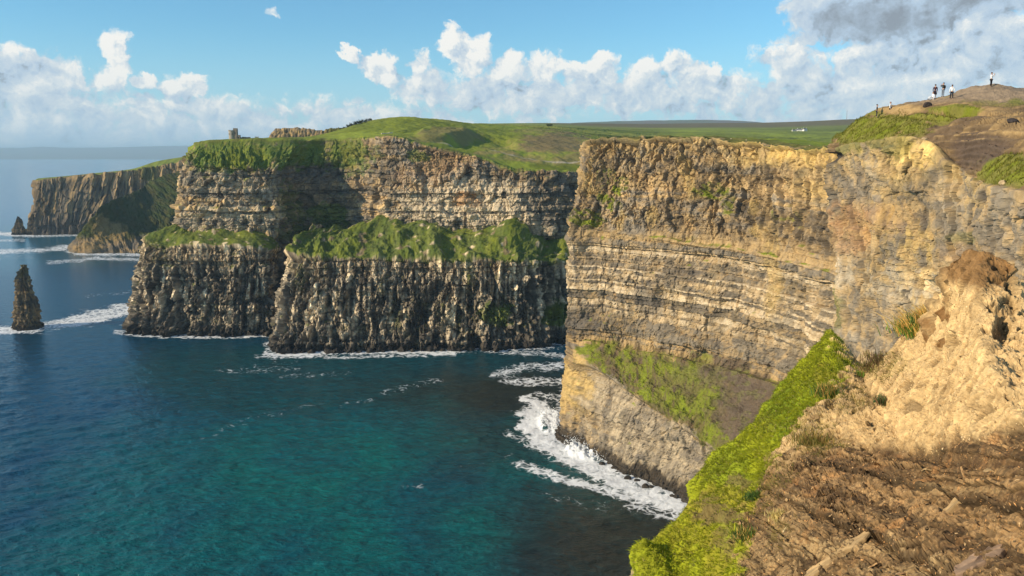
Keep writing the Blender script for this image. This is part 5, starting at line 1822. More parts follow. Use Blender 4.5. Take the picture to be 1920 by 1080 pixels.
def part(name, bm, mat, parent=None, smooth=False):
    me = bpy.data.meshes.new(name)
    bmesh.ops.recalc_face_normals(bm, faces=bm.faces)
    bm.to_mesh(me)
    bm.free()
    if smooth:
        me.polygons.foreach_set("use_smooth", np.ones(len(me.polygons), bool))
    return link(name, me, mat, parent)


def thing(name, loc, label, cat, group=None, rz=0.0):
    e = bpy.data.objects.new(name, None)
    COL.objects.link(e)
    e.location = loc
    e.rotation_euler = (0, 0, rz)
    e.empty_display_size = .5
    return tag(e, label, cat, group)


# ---------------------------------------------------------------- the tower on the headland
M_TOWER = mat_plain("tower_stone", (.34, .30, .24), .9, .4, 1.5)
M_TOWER_D = mat_plain("turret_stone", (.20, .175, .14), .9, .4, 1.5)
M_DARK = mat_plain("dark_opening", (.02, .02, .02), .9, .1)
M_WALLST = mat_plain("wall_stone", (.26, .22, .17), .9, .45, 1.2)


def tower():
    p = P(435.5, 259.6, 955)
    t = thing("round_tower", (p[0], p[1], p[2] - .6), "small round stone lookout tower with a square turret on the cliff top", "tower")
    b = MBnew()
    lathe(b, [(3.9, 0), (3.7, 3.2), (3.7, 8.6), (4.0, 8.7), (4.0, 9.3)], 28)
    wall = part("round_wall", b, M_TOWER, t)
    for k in range(12):
        a = 2 * math.pi * k / 12
        b = MBnew()
        box(b, (-.55, -.25, 9.303), (.55, .25, 10.3), a + math.pi / 2, (3.74 * math.cos(a), 3.74 * math.sin(a)))
        part("merlon", b, M_TOWER, wall)
    for a in (-2.0, -1.2, -2.7):
        b = MBnew()
        box(b, (-.35, -.12, 4.6), (.35, .12, 6.4), a + math.pi / 2, (3.72 * math.cos(a), 3.72 * math.sin(a)))
        part("window", b, M_DARK, wall)
    b = MBnew()
    box(b, (2.4, -2.6, 0), (6.6, 1.6, 11.6))
    tur = part("turret", b, M_TOWER_D, t)
    for x, y in ((2.85, -2.2), (4.5, -2.2), (6.15, -2.2), (2.85, 1.2), (6.15, 1.2), (4.5, 1.2)):
        b = MBnew()
        box(b, (x - .4, y - .35, 11.603), (x + .4, y + .35, 12.5))
        part("merlon", b, M_TOWER_D, tur)
    b = MBnew()
    box(b, (3.9, -2.72, 5.4), (4.9, -2.603, 7.6))
    part("window", b, M_DARK, tur)
    b = MBnew()
    box(b, (6.604, -2.2, 0), (9.6, 1.4, 4.6))
    an = part("annexe", b, M_TOWER_D, t)
    b = MBnew()
    box(b, (7.5, -2.32, 0.1), (8.5, -2.203, 2.2))
    part("door", b, M_DARK, an)


def low_wall(name, pts, h, w, lab, cat, mat):
    """dry stone wall along points on the ground, uneven top"""
    pts = [np.array(p, float) for p in pts]
    org = pts[0]
    b = MBnew()
    r = random.Random(hash(lab) % 999)
    for a, c in zip(pts[:-1], pts[1:]):
        L = np.hypot(*(c - a)[:2])
        n = max(1, int(L / 2.2))
        ang = math.atan2(c[1] - a[1], c[0] - a[0])
        for i in range(n):
            q = a + (c - a) * (i + .5) / n - org
            hh = h * (.75 + .5 * r.random())
            box(b, (-L / n / 2 + .02, -w / 2, q[2] - 1.0), (L / n / 2 - .02, w / 2, q[2] + hh), ang + r.uniform(-.03, .03), (q[0], q[1]))
    o = part(name, b, mat)
    o.location = org
    return tag(o, lab, cat)


tower()
low_wall("stone_wall", [P(447, 259.6, 958), P(458, 259.4, 962), P(470, 259.0, 964)], 1.6, 1.2, "low dark stone wall running right from the tower foot", "wall", M_WALLST)
low_wall("stone_wall", [P(478, 258.6, 965), P(485, 258.4, 966)], 1.5, 1.2, "short pale stretch of stone wall some way right of the tower", "wall", mat_plain("pale_wall_stone", (.55, .50, .40), .9, .3, 1.0))
low_wall("stone_wall", [P(715, 252.8, 935), P(726, 252.2, 940), P(736, 251.6, 945)], 2.0, 1.2, "pale straight wall at the foot of the green hill near the cliff edge", "wall", mat_plain("pale_wall_stone", (.60, .52, .38), .9, .3, 1.0))

# ---------------------------------------------------------------- far cottages and mast on the moor
M_WHITE = mat_plain("whitewash", (.78, .76, .70), .8, .1)
M_SLATE = mat_plain("slate_roof", (.10, .10, .11), .7, .3)


def cottage(u, v, Y, L, Wd, h, lab, rz=0.1):
    p = P(u, v, Y)
    t = thing("cottage", (p[0], p[1], p[2] - 1.0), lab, "cottage", "white cottages on the moor", rz)
    b = MBnew()
    box(b, (-L / 2, -Wd / 2, 0), (L / 2, Wd / 2, h))
    w_ = part("wall", b, M_WHITE, t)
    b = MBnew()
    e = [b.verts.new(q) for q in ((-L / 2 - .3, -Wd / 2 - .4, h + .01), (L / 2 + .3, -Wd / 2 - .4, h + .01), (L / 2 + .3, Wd / 2 + .4, h + .01), (-L / 2 - .3, Wd / 2 + .4, h + .01), (-L / 2 - .3, 0, h + Wd * .42), (L / 2 + .3, 0, h + Wd * .42))]
    for f in ((0, 1, 5, 4), (2, 3, 4, 5), (0, 4, 3), (1, 2, 5), (3, 2, 1, 0)):
        b.faces.new([e[i] for i in f])
    rf = part("roof", b, M_SLATE, t)
    for sx in (-1, 1):
        b = MBnew()
        box(b, (sx * L * .42 - .5, -.5, h + Wd * .30), (sx * L * .42 + .5, .5, h + Wd * .42 + 1.3))
        part("chimney", b, M_WHITE, rf)
    for sx in (-.3, 0, .3):
        b = MBnew()
        box(b, (sx * L - .6, -Wd / 2 - .05, .2 if sx == 0 else 1.0), (sx * L + .6, -Wd / 2 - .003, 2.3))
        part("door" if sx == 0 else "window", b, M_DARK, t)


cottage(1489, 246.5, 2050, 11, 6, 3.4, "leftmost and lowest white cottage of the group on the moor", .15)
cottage(1499, 246, 2060, 13, 7, 4.6, "middle white cottage of the group on the moor", -.1)
cottage(1509, 245.6, 2075, 10, 7, 5.0, "rightmost and tallest white cottage of the group on the moor", .3)

b_ = MBnew()
pm = P(1587, 229.5, 3500)
tube(b_, (0, 0, 0), (0, 0, 56), .9, .35, 6)
mast = thing("radio_mast", (pm[0], pm[1], pm[2] - 4), "thin grey radio mast on the skyline just left of the knoll", "mast")
M_MAST = mat_plain("galvanised", (.20, .21, .22), .6, .1)
part("pole", b_, M_MAST, mast)
for z_ in (24, 40, 52):
    b_ = MBnew()
    box(b_, (-1.8, -.2, z_), (1.8, .2, z_ + .5), .5)
    part("crossarm", b_, M_MAST, mast)
b_ = MBnew()
box(b_, (-2, -2, -6), (2, 2, -.005))
part("base", b_, M_WALLST, mast)


# ---------------------------------------------------------------- shrubs on the far hill
def bush(u, v, Y, r, lab, col, group):
    p = P(u, v, Y)
    t = thing("bush", (p[0], p[1], p[2] - .5), lab, "bush", group)
    k = random.Random(int(u * 7 + v))
    pts, cols = [], []
    n = 420
    g = np.random.default_rng(int(u))
    cen = g.normal(0, 1, (9, 3)) * np.array([.55, .4, .22]) * r + np.array([0, 0, r * .55])
    q = cen[g.integers(0, 9, n)] + g.normal(0, .26 * r, (n, 3))
    q[:, 2] = np.abs(q[:, 2])
    a = g.normal(0, .16 * r, (n, 3))
    b2 = g.normal(0, .16 * r, (n, 3))
    v_ = np.stack([q, q + a, q + b2], 1).reshape(-1, 3)
    c = np.repeat(np.asarray(col)[None] * (.6 + .8 * g.random((n, 1))), 3, 0)
    link("foliage", tri_mesh("foliage", v_, np.arange(n * 3).reshape(-1, 3), False, c), M_BLADE, t)
    b = MBnew()
    tube(b, (0, 0, -.5), (.1 * r, 0, r * .6), .08 * r, .03 * r, 6)
    part("stem", b, M_WALLST, t)


for k, (u_, v_, Y_, r_) in enumerate([(654, 238, 1105, 3.0), (660, 235.5, 1108, 3.4), (667, 233, 1110, 3.2), (674, 231, 1115, 3.6), (681, 228.6, 1118, 3.2), (688, 227.2, 1122, 2.8), (694, 225.8, 1125, 2.6), (646, 241, 1100, 2.4)]):
    bush(u_, v_, Y_, r_, "dark windswept shrub in the row along the left shoulder of the green hill", (.045, .055, .022), "shrubs along the hill shoulder")
bush(1030, 236, 1290, 3.2, "lone dark bush on the skyline left of the blue hills", (.04, .05, .02), None)

# ---------------------------------------------------------------- flagstones along the cliff path
rim = NEAR[7]
for k in range(20):
    t_ = 3.0 + 5.4 * (k + 1.2 * rng.random()) / 20
    i_ = int(t_)
    q = rim[i_] * (1 - t_ + i_) + rim[i_ + 1] * (t_ - i_)
    w_, h_ = .9 + 1.6 * rng.random(), .3 + .45 * rng.random()
    me = slab_mesh("flagstone", [(-w_ / 2, 0), (w_ / 2, 0), (w_ / 2 * .9, h_ * 1.5), (-w_ / 2 * .8, h_ * 1.35)], .25, 50 + k, (.45, .38, .27))
    o = link("flagstone", me, M_STONE)
    o.location = q + np.array([11 + 4 * rng.random(), 6 + 3 * rng.random(), -.1])
    o.rotation_euler = (math.radians(80 + 16 * rng.random()), 0, math.radians(-70 + 30 * rng.random()))
    tag(o, "pale upright flagstone in the row along the near cliff edge", "stone", "flagstones along the cliff edge")

# ---------------------------------------------------------------- boulders in the wash
WETROCK = (.045, .038, .030)
for k in range(16):
    t_ = k / 15
    u_ = 1056 + 240 * t_
    v_ = np.interp(u_, [1050, 1130, 1215, 1300], [822, 872, 912, 948]) + rng.uniform(0, 9)
    q = PZ(u_ - rng.uniform(0, 6), v_)
    sz = 1.3 + 1.9 * rng.random()
    rock("boulder", q + np.array([4.2 + rng.uniform(-1.8, 1.5), 1.6 + rng.uniform(-1.5, 2), -.35]), (sz, sz * .9, sz * .75), 100 + k, WETROCK, M_BOULDER, "dark wet boulder in the surf at the foot of the near cliff", "boulder", "boulders below the near cliff", (0, 0, rng.random() * 6))
for k in range(16):
    u_ = 512 + 26 * k + rng.uniform(-9, 9)
    v_ = np.interp(u_, [508, 545, 620, 800, 950], [657, 661, 661.5, 657.5, 655.5]) + rng.uniform(-.5, 1.5)
    q = PZ(u_, v_)
    sz = 3 + 3.2 * rng.random()
    rock("boulder", q + np.array([0, 1.5, -.5]), (sz, sz * .8, sz * .9), 140 + k, WETROCK, M_BOULDER, "black boulder along the waterline of the lower middle cliff", "boulder", "boulders below the middle cliff", (0, 0, rng.random() * 6))

# ---------------------------------------------------------------- people on the knoll
M_SKIN = mat_plain("skin", (.50, .30, .21), .6, .05)
CLOTH = {}


def cloth(col):
    if col not in CLOTH:
        CLOTH[col] = mat_plain("cloth", col, .9, .12, 20)
    return CLOTH[col]


def skin_mesh(name, joints, edges, mat, parent, root=0, sub=1):
    """joints: (x, y, z, rx, ry); one continuous surface grown round the skeleton"""
    me = bpy.data.meshes.new(name + "_skeleton")
    bm = bmesh.new()
    lay = bm.verts.layers.skin.verify()
    vs = []
    for k, j in enumerate(joints):
        v = bm.verts.new(j[:3])
        v[lay].radius = (j[3], j[4] if len(j) > 4 else j[3])
        v[lay].use_root = (k == root)
        vs.append(v)
    for a, b in edges:
        bm.edges.new((vs[a], vs[b]))
    bm.to_mesh(me)
    bm.free()
    o = bpy.data.objects.new(name, me)
    COL.objects.link(o)
    o.modifiers.new("skin", 'SKIN').use_smooth_shade = True
    o.modifiers.new("sub", 'SUBSURF').levels = sub
    dg = bpy.context.evaluated_depsgraph_get()
    me2 = bpy.data.meshes.new_from_object(o.evaluated_get(dg))
    me2.name = name
    o.modifiers.clear()
    o.data = me2
    bpy.data.meshes.remove(me)
    me2.materials.clear()
    me2.materials.append(mat)
    o.parent = parent
    return o


def person(loc, rz, h, label, top, legs, hair, pose="stand", bag=None, skirt=False, group="people on the knoll"):
    """figure about h tall facing local -Y; standing, or sitting on the ground"""
    t = thing("person", loc, label, "person", group, rz)
    k = h / 1.75
    if pose == "sit":
        hip, knee, ank, toe = .12, (0, -.42, .42), (0, -.55, .06), (0, -.72, .03)
        drop = .88 - hip
    else:
        drop = 0
    zc = lambda z: (z - drop) * k
    J = [(0, 0, zc(.93), .125 * k, .10 * k), (0, -.01, zc(1.15), .12 * k, .09 * k), (0, 0, zc(1.36), .155 * k, .10 * k), (0, 0, zc(1.47), .06 * k), (0, -.02, zc(1.56), .062 * k), (0, -.03, zc(1.65), .098 * k), (0, -.02, zc(1.73), .07 * k)]
    E = [(0, 1), (1, 2), (2, 3), (3, 4), (4, 5), (5, 6)]
    arms, leg = [], []
    for sx in (-1, 1):
        n = len(J)
        if pose == "arms_up":
            A = [(.19, 0, 1.41, .05), (.27, -.14, 1.28, .043), (.10, -.30, 1.48, .034), (.06, -.33, 1.55, .036), (.04, -.34, 1.60, .02)]
        else:
            A = [(.19, 0, 1.41, .05), (.25, .03, 1.14, .043), (.26, -.06, .90, .034), (.26, -.09, .82, .036), (.255, -.11, .74, .02)]
        J += [(sx * a[0] * k, a[1] * k, zc(a[2]), a[3] * k) for a in A]
        E += [(2, n), (n, n + 1), (n + 1, n + 2), (n + 2, n + 3), (n + 3, n + 4)]
        arms.append(n)
        n = len(J)
        if pose == "sit":
            Lg = [(.10, -.02, .86, .085), (.13, -.42, 1.18, .06), (.13, -.55, .83, .042), (.13, -.60, .80, .04), (.14, -.72, .79, .032)]
        else:
            st = .05 if pose == "stride" else .0
            Lg = [(.095, 0, .86, .088), (.105, -.02 - sx * st, .48, .06), (.11, .01 - sx * st * 2.4, .09, .042), (.115, -.02 - sx * st * 2.4, .045, .042), (.125, -.15 - sx * st * 2.4, .03, .032)]
        J += [(sx * a[0] * k, a[1] * k, zc(a[2]), a[3] * k) for a in Lg]
        E += [(0, n), (n, n + 1), (n + 1, n + 2), (n + 2, n + 3), (n + 3, n + 4)]
        leg.append(n)
    skin_mesh("body", J, E, M_SKIN, t)
    g = lambda i, m, dz=0: (J[i][0], J[i][1], J[i][2] + dz, J[i][3] * m, (J[i][4] if len(J[i]) > 4 else J[i][3]) * m)
    sj = [g(0, 1.14), g(1, 1.18), g(2, 1.14), g(3, 1.2, -.02 * k)]
    se = [(0, 1), (1, 2), (2, 3)]
    for n in arms:
        m = len(sj)
        sj += [g(n, 1.35), g(n + 1, 1.32), g(n + 2, 1.3)]
        se += [(2, m), (m, m + 1), (m + 1, m + 2)]
    skin_mesh("jacket", sj, se, cloth(top), t)
    if skirt:
        b = MBnew()
        lathe(b, [(.25 * k, zc(.50)), (.21 * k, zc(.72)), (.155 * k, zc(1.0))], 14)
        part("skirt", b, cloth(legs), t, True)
    else:
        lj, le = [g(0, 1.18)], []
        for n in leg:
            m = len(lj)
            lj += [g(n, 1.2), g(n + 1, 1.28), g(n + 2, 1.4)]
            le += [(0, m), (m, m + 1), (m + 1, m + 2)]
        skin_mesh("trousers", lj, le, cloth(legs), t)
    for n in leg:
        skin_mesh("shoe", [g(n + 3, 1.25), g(n + 4, 1.35)], [(0, 1)], cloth((.03, .028, .026)), t)
    v, f = ICO2
    v = v * np.array([.105, .115, .10]) * k + np.array([0, .012 * k, zc(1.695)])
    v[:, 2] = np.where(v[:, 1] < -.02 * k, np.maximum(v[:, 2], zc(1.70)), v[:, 2])
    link("hair", tri_mesh("hair", v, f, True), cloth(hair), t)
    for sx in (-1, 1):
        b = MBnew()
        lathe(b, [(.004 * k, -.010 * k), (.011 * k, 0), (.004 * k, .010 * k)], 8, (sx * .036 * k, -.118 * k, zc(1.655)))
        part("eye", b, cloth((.02, .018, .016)), t)
    b = MBnew()
    lathe(b, [(.016 * k, 0), (.011 * k, .03 * k), (.004 * k, .05 * k)], 8, (0, -.128 * k, zc(1.61)))
    part("nose", b, M_SKIN, t)
    if bag == "backpack":
        v, f = ICO2
        v = v * np.array([.17, .13, .25]) * k + np.array([0, .19 * k, zc(1.22)])
        link("backpack", tri_mesh("backpack", v, f, True), cloth((.05, .035, .03)), t)
    return t


def kp(u, v):
    q = kn_at(u, v)
    return (q[0], q[1], q[2] - .03)


q0 = kp(1650, 221)
person((q0[0] - .4, q0[1] + .2, q0[2] + .1), 1.2, 1.7, "person in dark clothes standing at the far left end of the small earth bank", (.035, .03, .035), (.03, .03, .04), (.03, .02, .015), "stand")
person(kp(1669, 205), 0.9, 1.7, "person in a white top and dark trousers sitting on the edge of the earth bank", (.78, .77, .75), (.03, .03, .04), (.25, .12, .07), "sit")
person(kp(1752, 184), 2.4, 1.72, "person in a long dark coat with bare legs standing left in the group of three", (.05, .022, .03), (.03, .022, .03), (.03, .02, .015), "stand", None, True)
person(kp(1767, 179), -1.2, 1.72, "person with a dark backpack and grey blue trousers standing in the middle of the group", (.04, .035, .03), (.16, .19, .23), (.03, .02, .015), "arms_up", "backpack")
person(kp(1784, 186), 2.9, 1.75, "person in a white shirt and black trousers walking right of the group of three", (.80, .80, .78), (.022, .022, .026), (.10, .06, .04), "stride")
person(kp(1858, 162), .6, 1.72, "person in a white top and black trousers standing alone on the summit", (.78, .78, .78), (.022, .022, .028), (.05, .03, .02), "arms_up")
person(kp(1749, 186), -1.5, 1.65, "person in white and pale blue sitting on the ground below the dark coated person", (.76, .78, .80), (.62, .66, .70), (.03, .02, .02), "sit")

# dark hollowed stones on the bare ground
q = kp(1736, 199)
rock("boulder", np.array(q) + np.array([0, -.2, .15]), (.62, .5, .42), 211, (.05, .04, .035), M_STONE, "small dark boulder at the right end of the earth bank", "boulder")
q = kp(1896, 229)
rock("boulder", np.array(q) + np.array([0, -.2, .1]), (.62, .5, .40), 212, (.05, .042, .04), M_STONE, "dark boulder on the brown slope at the right edge", "boulder")
for k, (u_, v_, sz) in enumerate([(1718, 309, .32), (1880, 345, .3), (1835, 352, .25)]):
    q = kp(u_, v_)
    rock("stone", np.array(q) + np.array([-.1, -.2, .1]), (sz * 1.4, sz, sz), 221 + k, (.40, .30, .17), M_STONE,
         ["pale block on the yellow rim of the buttress", "pale stone at the foot of the knoll's right grass patch", "small pale stone on the buttress rim left of the grass patch"][k], "stone")

# ---------------------------------------------------------------- grass on the knoll and on the spur
uu, vv = proj(KN)


def scatter_grid(p, wgt, n, seed):
    g = np.random.default_rng(seed)
    w = wgt[:-1, :-1].reshape(-1).clip(0)
    e1 = (p[1:, :-1] - p[:-1, :-1]).reshape(-1, 3)
    e2 = (p[:-1, 1:] - p[:-1, :-1]).reshape(-1, 3)
    ar = np.linalg.norm(np.cross(e1, e2), axis=1)
    c = np.cumsum(w * ar)
    i = np.searchsorted(c, g.random(n) * c[-1])
    i = np.clip(i, 0, len(c) - 1)
    a, b = g.random((n, 1)), g.random((n, 1))
    return p[:-1, :-1].reshape(-1, 3)[i] + e1[i] * a + e2[i] * b, i


rows_ = np.arange(KN.shape[0])[:, None] * np.ones((1, KN.shape[1]))
gx_ = fbm(KN[..., 0] / 2.2, KN[..., 1] / 2.2 + KN[..., 2] / 1.5, 5, 450, .6)
wk = patches(uu, vv, [(1630, 245, 90, 26, 1), (1700, 236, 44, 22, .9), (1745, 221, 60, 7, .9), (1800, 208, 60, 4, .9), (1890, 320, 54, 28, 1), (1600, 238, 30, 18, .9)], .7 * gx_) * (rows_ > KN_LV[2])
bp_, ii_ = scatter_grid(KN, wk, 26000, 3)
gcol_ = np.array([.13, .145, .02]) * (.6 + .8 * rng.random((len(bp_), 1))) + np.array([.06, .03, .0]) * rng.random((len(bp_), 1))
tag(blades("grass", bp_, np.tile([0, 0, 1.0], (len(bp_), 1)), .38, .03, gcol_, (.3, .1, 0), .5), "rough green turf on the brow of the knoll", kind='stuff')

fgw = FG['grass'] * (FG['v'] < 1120)
bp_, ii_ = scatter_grid(FG['p'], fgw, 36000, 4)
nn_ = FG['n'][:-1, :-1].reshape(-1, 3)[ii_]
wv_ = fbm(bp_[:, 0] / 1.6, bp_[:, 1] / 1.6, 4, 900)
gcol_ = lerp(np.array([.16, .175, .012]), np.array([.29, .30, .014]), sst(wv_ + .3 * rng.normal(0, 1, len(bp_)), -.5, .5)[:, None])
dry = rng.random(len(bp_)) < .06
gcol_[dry] = np.array([.34, .27, .09])
tag(blades("grass", bp_, nn_, .13, .011, gcol_ * 1.28, (-.25, -.15, -.1), .6), "bright yellow green grass clothing the spur of the bluff", kind='stuff')

dw = np.clip(FG['fringe'] * (1 - FG['grass']) + .5 * sst(FG['grass'], .02, .3) * sst(FG['grass'], .95, .6), 0, 1) * (FG['v'] < 1120)
bp_, ii_ = scatter_grid(FG['p'], dw, 9000, 6)
nn_ = FG['n'][:-1, :-1].reshape(-1, 3)[ii_]
gcol_ = np.where(rng.random((len(bp_), 1)) < .5, np.array([[.24, .18, .05]]), np.array([[.15, .15, .03]])) * (.6 + .7 * rng.random((len(bp_), 1)))
tag(blades("dry_grass", bp_, nn_, .16, .008, gcol_, (-.1, -.1, 0), .55), "dry straw coloured grass between the green spur and the bare clay", kind='stuff')


# ---------------------------------------------------------------- single plants
def tuft(u, v, n, length, rad, cols, lab, cat="plant", name="grass_tuft", lean=(-.1, 0, 0), spread=.35, at=None):
    q = fg_at(u, v)[0] if at is None else np.asarray(at)
    t = thing(name, q, lab, cat)
    for nm, col, frac, ln, up in cols:
        m = int(n * frac)
        base = rng.normal(0, 1, (m, 3)) * np.array([rad, rad, rad * .25]) + np.array([0, 0, -.04])
        c = np.asarray(col)[None] * 1.45 * (.6 + .8 * rng.random((m, 1)))
        blades(nm, base, np.tile([0, 0, 1.0], (m, 1)), length * ln, .012, c, lean, spread, t)['kind'] = 'stuff'


GREENB, DRYB, DARKG = (.11, .20, .03), (.60, .36, .10), (.075, .125, .025)
tuft(1722, 622, 1100, .50, .30, [("leaves", GREENB, .6, .9, 1), ("dry_stalks", DRYB, .4, 1.5, 1)], "large grass tuft with orange dry stalks over green blades below the knob", lean=(-.35, 0, .1))
tuft(1742, 600, 700, .42, .22, [("leaves", DARKG, .6, .9, 1), ("dry_stalks", DRYB, .4, 1.4, 1)], "smaller dark green tuft with orange tips against the clay neck of the knob", lean=(-.3, 0, .1))
tuft(1663, 684, 700, .30, .40, [("twigs", (.12, .075, .035), .7, 1, 1), ("leaves", OLIVE * 1.2, .3, .8, 1)], "brown heathery clump on the crest between the spur tip and the big tuft", "plant", "heather_clump")
tuft(1640, 694, 500, .26, .26, [("twigs", (.13, .08, .03), .6, 1, 1), ("leaves", OLIVE * 1.3, .4, .8, 1)], "low brown clump at the left end of the heathery crest", "plant", "heather_clump")
tuft(1614, 706, 420, .30, .14, [("leaves", GREENB, .8, 1, 1), ("dry_stalks", DRYB, .2, 1.2, 1)], "small green tuft in the notch right of the spur tip")
tuft(1665, 758, 420, .24, .12, [("leaves", (.06, .12, .04), .7, 1, 1), ("dry_stalks", (.2, .12, .06), .3, 1.2, 1)], "small green plant growing above the half buried slab on the clay")
tuft(1557, 742, 700, .40, .22, [("leaves", DARKG, .7, 1, 1), ("dry_stalks", DRYB, .3, 1.1, 1)], "dark green tuft on the upper edge of the grass spur beside bare earth")
tuft(1532, 836, 700, .26, .36, [("leaves", OLIVE, .6, 1, 1), ("dry_stalks", (.25, .17, .05), .4, 1.2, 1)], "olive and straw coloured tuft on the earth beside the middle of the spur")
tuft(1413, 930, 500, .26, .14, [("leaves", DARKG, 1, 1, 1)], "dark green bushy tuft by the grey rock patch in the spur")
tuft(1400, 1005, 420, .28, .16, [("leaves", DARKG, .7, 1, 1), ("dry_stalks", DRYB, .3, 1, 1)], "dark tuft on the lower spur near the pale stones")
tuft(1455, 965, 260, .2, .12, [("dry_stalks", (.45, .36, .14), 1, 1, 1)], "straw yellow tuft standing on the shale right of the lower spur")

# ---------------------------------------------------------------- stones on the bluff
PALES, GREYS = (.37, .25, .12), (.28, .20, .125)


def slab(u, v, outline, thick, seed, col, lab, tilt=0.0, rz=0.0):
    q, n = fg_at(u, v)
    o = link("stone_slab", slab_mesh("stone_slab", outline, thick, seed, col), M_STONE)
    nz = Vector(n)
    m = nz.normalized().to_track_quat('Z', 'Y').to_matrix().to_4x4()
    o.matrix_world = Matrix.Translation(Vector(q) - Vector(n) * .015) @ m @ Matrix.Rotation(rz, 4, 'Z')
    return tag(o, lab, "slab")


slab(1822, 930, [(-.62, -.12), (-.2, -.27), (.3, -.2), (.68, -.1), (.70, .08), (.1, .24), (-.3, .14), (-.55, .2)], .07, 301, PALES, "long pale slab lying across the dark shale towards the right edge", 0, -1.0)
slab(1855, 1050, [(-.50, -.06), (-.28, -.20), (.08, -.26), (.40, -.20), (.55, .02), (.38, .17), (.02, .24), (-.34, .14)], .12, 302, (.27, .18, .115), "broad purplish grey slab in the bottom right corner", 0, -.6)
slab(1560, 1028, [(-.75, -.05), (-.3, -.22), (.2, -.16), (.6, -.26), (.85, .04), (.4, .2), (0, .14), (-.4, .24), (-.7, .12)], .07, 303, PALES, "long narrow pale slab in the lower middle of the shale slope", 0, -1.1)
slab(1690, 1055, [(-.5, -.08), (0, -.2), (.5, -.12), (.55, .06), (.1, .17), (-.45, .12)], .06, 304, (.40, .29, .16), "thin tan slab edge between the two long pale slabs", 0, -1.1)
slab(1463, 978, [(-.26, -.12), (.3, -.1), (.28, .1), (-.05, .1), (-.08, .42), (-.24, .4)], .09, 305, (.60, .47, .24), "pale L shaped stone beside the lower spur", 0, -.4)
slab(1838, 862, [(-.5, -.07), (.45, -.09), (.5, .05), (-.45, .07)], .10, 306, GREYS, "narrow grey slab edge standing out of the shale below the clay", 0, .5)
slab(1660, 792, [(-.55, -.18), (.3, -.26), (.62, 0), (.3, .2), (-.5, .16)], .16, 307, (.52, .38, .21), "half buried pale slab below the small green plant", 0, -.8)
slab(1905, 830, [(-.3, -.12), (.3, -.1), (.3, .12), (-.25, .1)], .08, 308, GREYS, "grey slab at the right edge where clay meets shale", 0, -.9)
slab(1602, 676, [(-.5, -.3), (.4, -.35), (.5, .2), (-.3, .35)], .35, 309, (.50, .41, .28), "pale boulder-like slab in the notch behind the spur tip", 0, .3)

gsh = np.clip(FG['shale'], 0, 1) * (FG['v'] < 1100) * (FG['u'] < 1935) * (FG['u'] > 1330)
bp_, ii_ = scatter_grid(FG['p'], gsh, 90, 9)
nn_ = FG['n'][:-1, :-1].reshape(-1, 3)[ii_]
protos = []
for k in range(6):
    a_, b_2 = .11 + .09 * rng.random(), .05 + .05 * rng.random()
    protos.append(slab_mesh("shale_flake", [(-a_, -b_2), (a_ * .7, -b_2 * 1.2), (a_, b_2 * .4), (-a_ * .2, b_2), (-a_ * .9, b_2 * .6)], .03 + .02 * rng.random(), 400 + k, [PALES, (.36, .22, .10), (.24, .14, .07)][k % 3]))
    protos[-1].materials.append(M_STONE)
for k in range(len(bp_)):
    o = bpy.data.objects.new("shale_flake", protos[k % 6])
    COL.objects.link(o)
    m = (Vector(nn_[k]) + Vector(rng.normal(0, .22, 3))).normalized().to_track_quat('Z', 'Y').to_matrix().to_4x4()
    sc = .3 + .6 * rng.random()
    o.matrix_world = Matrix.Translation(Vector(bp_[k]) + Vector(nn_[k]) * .012) @ m @ Matrix.Rotation(-1.2 + rng.normal(0, .5), 4, 'Z') @ Matrix.Scale(sc, 4)
    tag(o, "loose flat flake of brown shale on the foreground slope", "stone", "shale flakes on the foreground slope")

# finer shale litter and crumbs of clay, past counting
def litter(name, wgt, n, size, cols, seed, lab, flat=.3):
    p, ii = scatter_grid(FG['p'], wgt, n, seed)
    nn = FG['n'][:-1, :-1].reshape(-1, 3)[ii]
    g = np.random.default_rng(seed)
    base = np.array([(-1, -.6, 0), (.8, -.8, 0), (1, .5, 0), (-.7, .7, 0), (-.6, -.35, 1), (.5, -.45, 1), (.6, .35, 1), (-.4, .45, 1)], float)
    fc = np.array([(0, 1, 5, 4), (1, 2, 6, 5), (2, 3, 7, 6), (3, 0, 4, 7), (4, 5, 6, 7)])
    t1 = np.cross(nn, np.array([.2, .9, .3]) + g.normal(0, .5, (n, 3)))
    t1 /= np.linalg.norm(t1, axis=1, keepdims=True)
    t2 = np.cross(nn, t1)
    sc = size * (.4 + 1.2 * g.random(n) ** 2)
    asp = .45 + .5 * g.random(n)
    b = base[None] + g.normal(0, .16, (n, 8, 3))
    v = p[:, None] + (b[..., :1] * t2[:, None] + b[..., 1:2] * t1[:, None] * asp[:, None, None]) * sc[:, None, None] + (b[..., 2:3] * flat - .08) * nn[:, None] * sc[:, None, None]
    f = (fc[None] + (np.arange(n) * 8)[:, None, None]).reshape(-1, 4)
    cc = np.asarray(cols)[g.integers(0, len(cols), n)] * (.65 + .7 * g.random((n, 1)))
    tag(link(name, tri_mesh(name, v.reshape(-1, 3), f, False, np.repeat(cc, 8, 0)), M_STONE), lab, kind='stuff')


litter("shale_rubble", gsh, 30000, .024, [(.44, .29, .14), (.30, .17, .07), (.18, .11, .055), (.46, .24, .09), (.13, .09, .05)], 21, "fine brown shale rubble covering the lower slope", .3)
clay = np.clip(1 - FG['shale'] - FG['grass'] - FG['knob'], 0, 1) * (FG['v'] < 1000) * (FG['u'] < 1935) * (FG['u'] > 1450) * (np.arange(FG['p'].shape[0])[:, None] > FG['lv'][3])
litter("clay_crumbs", clay, 14000, .020, [(.58, .41, .20), (.46, .31, .15), (.34, .21, .09), (.62, .46, .25)], 22, "crumbs of dry sandy clay on the face of the bluff", .7)

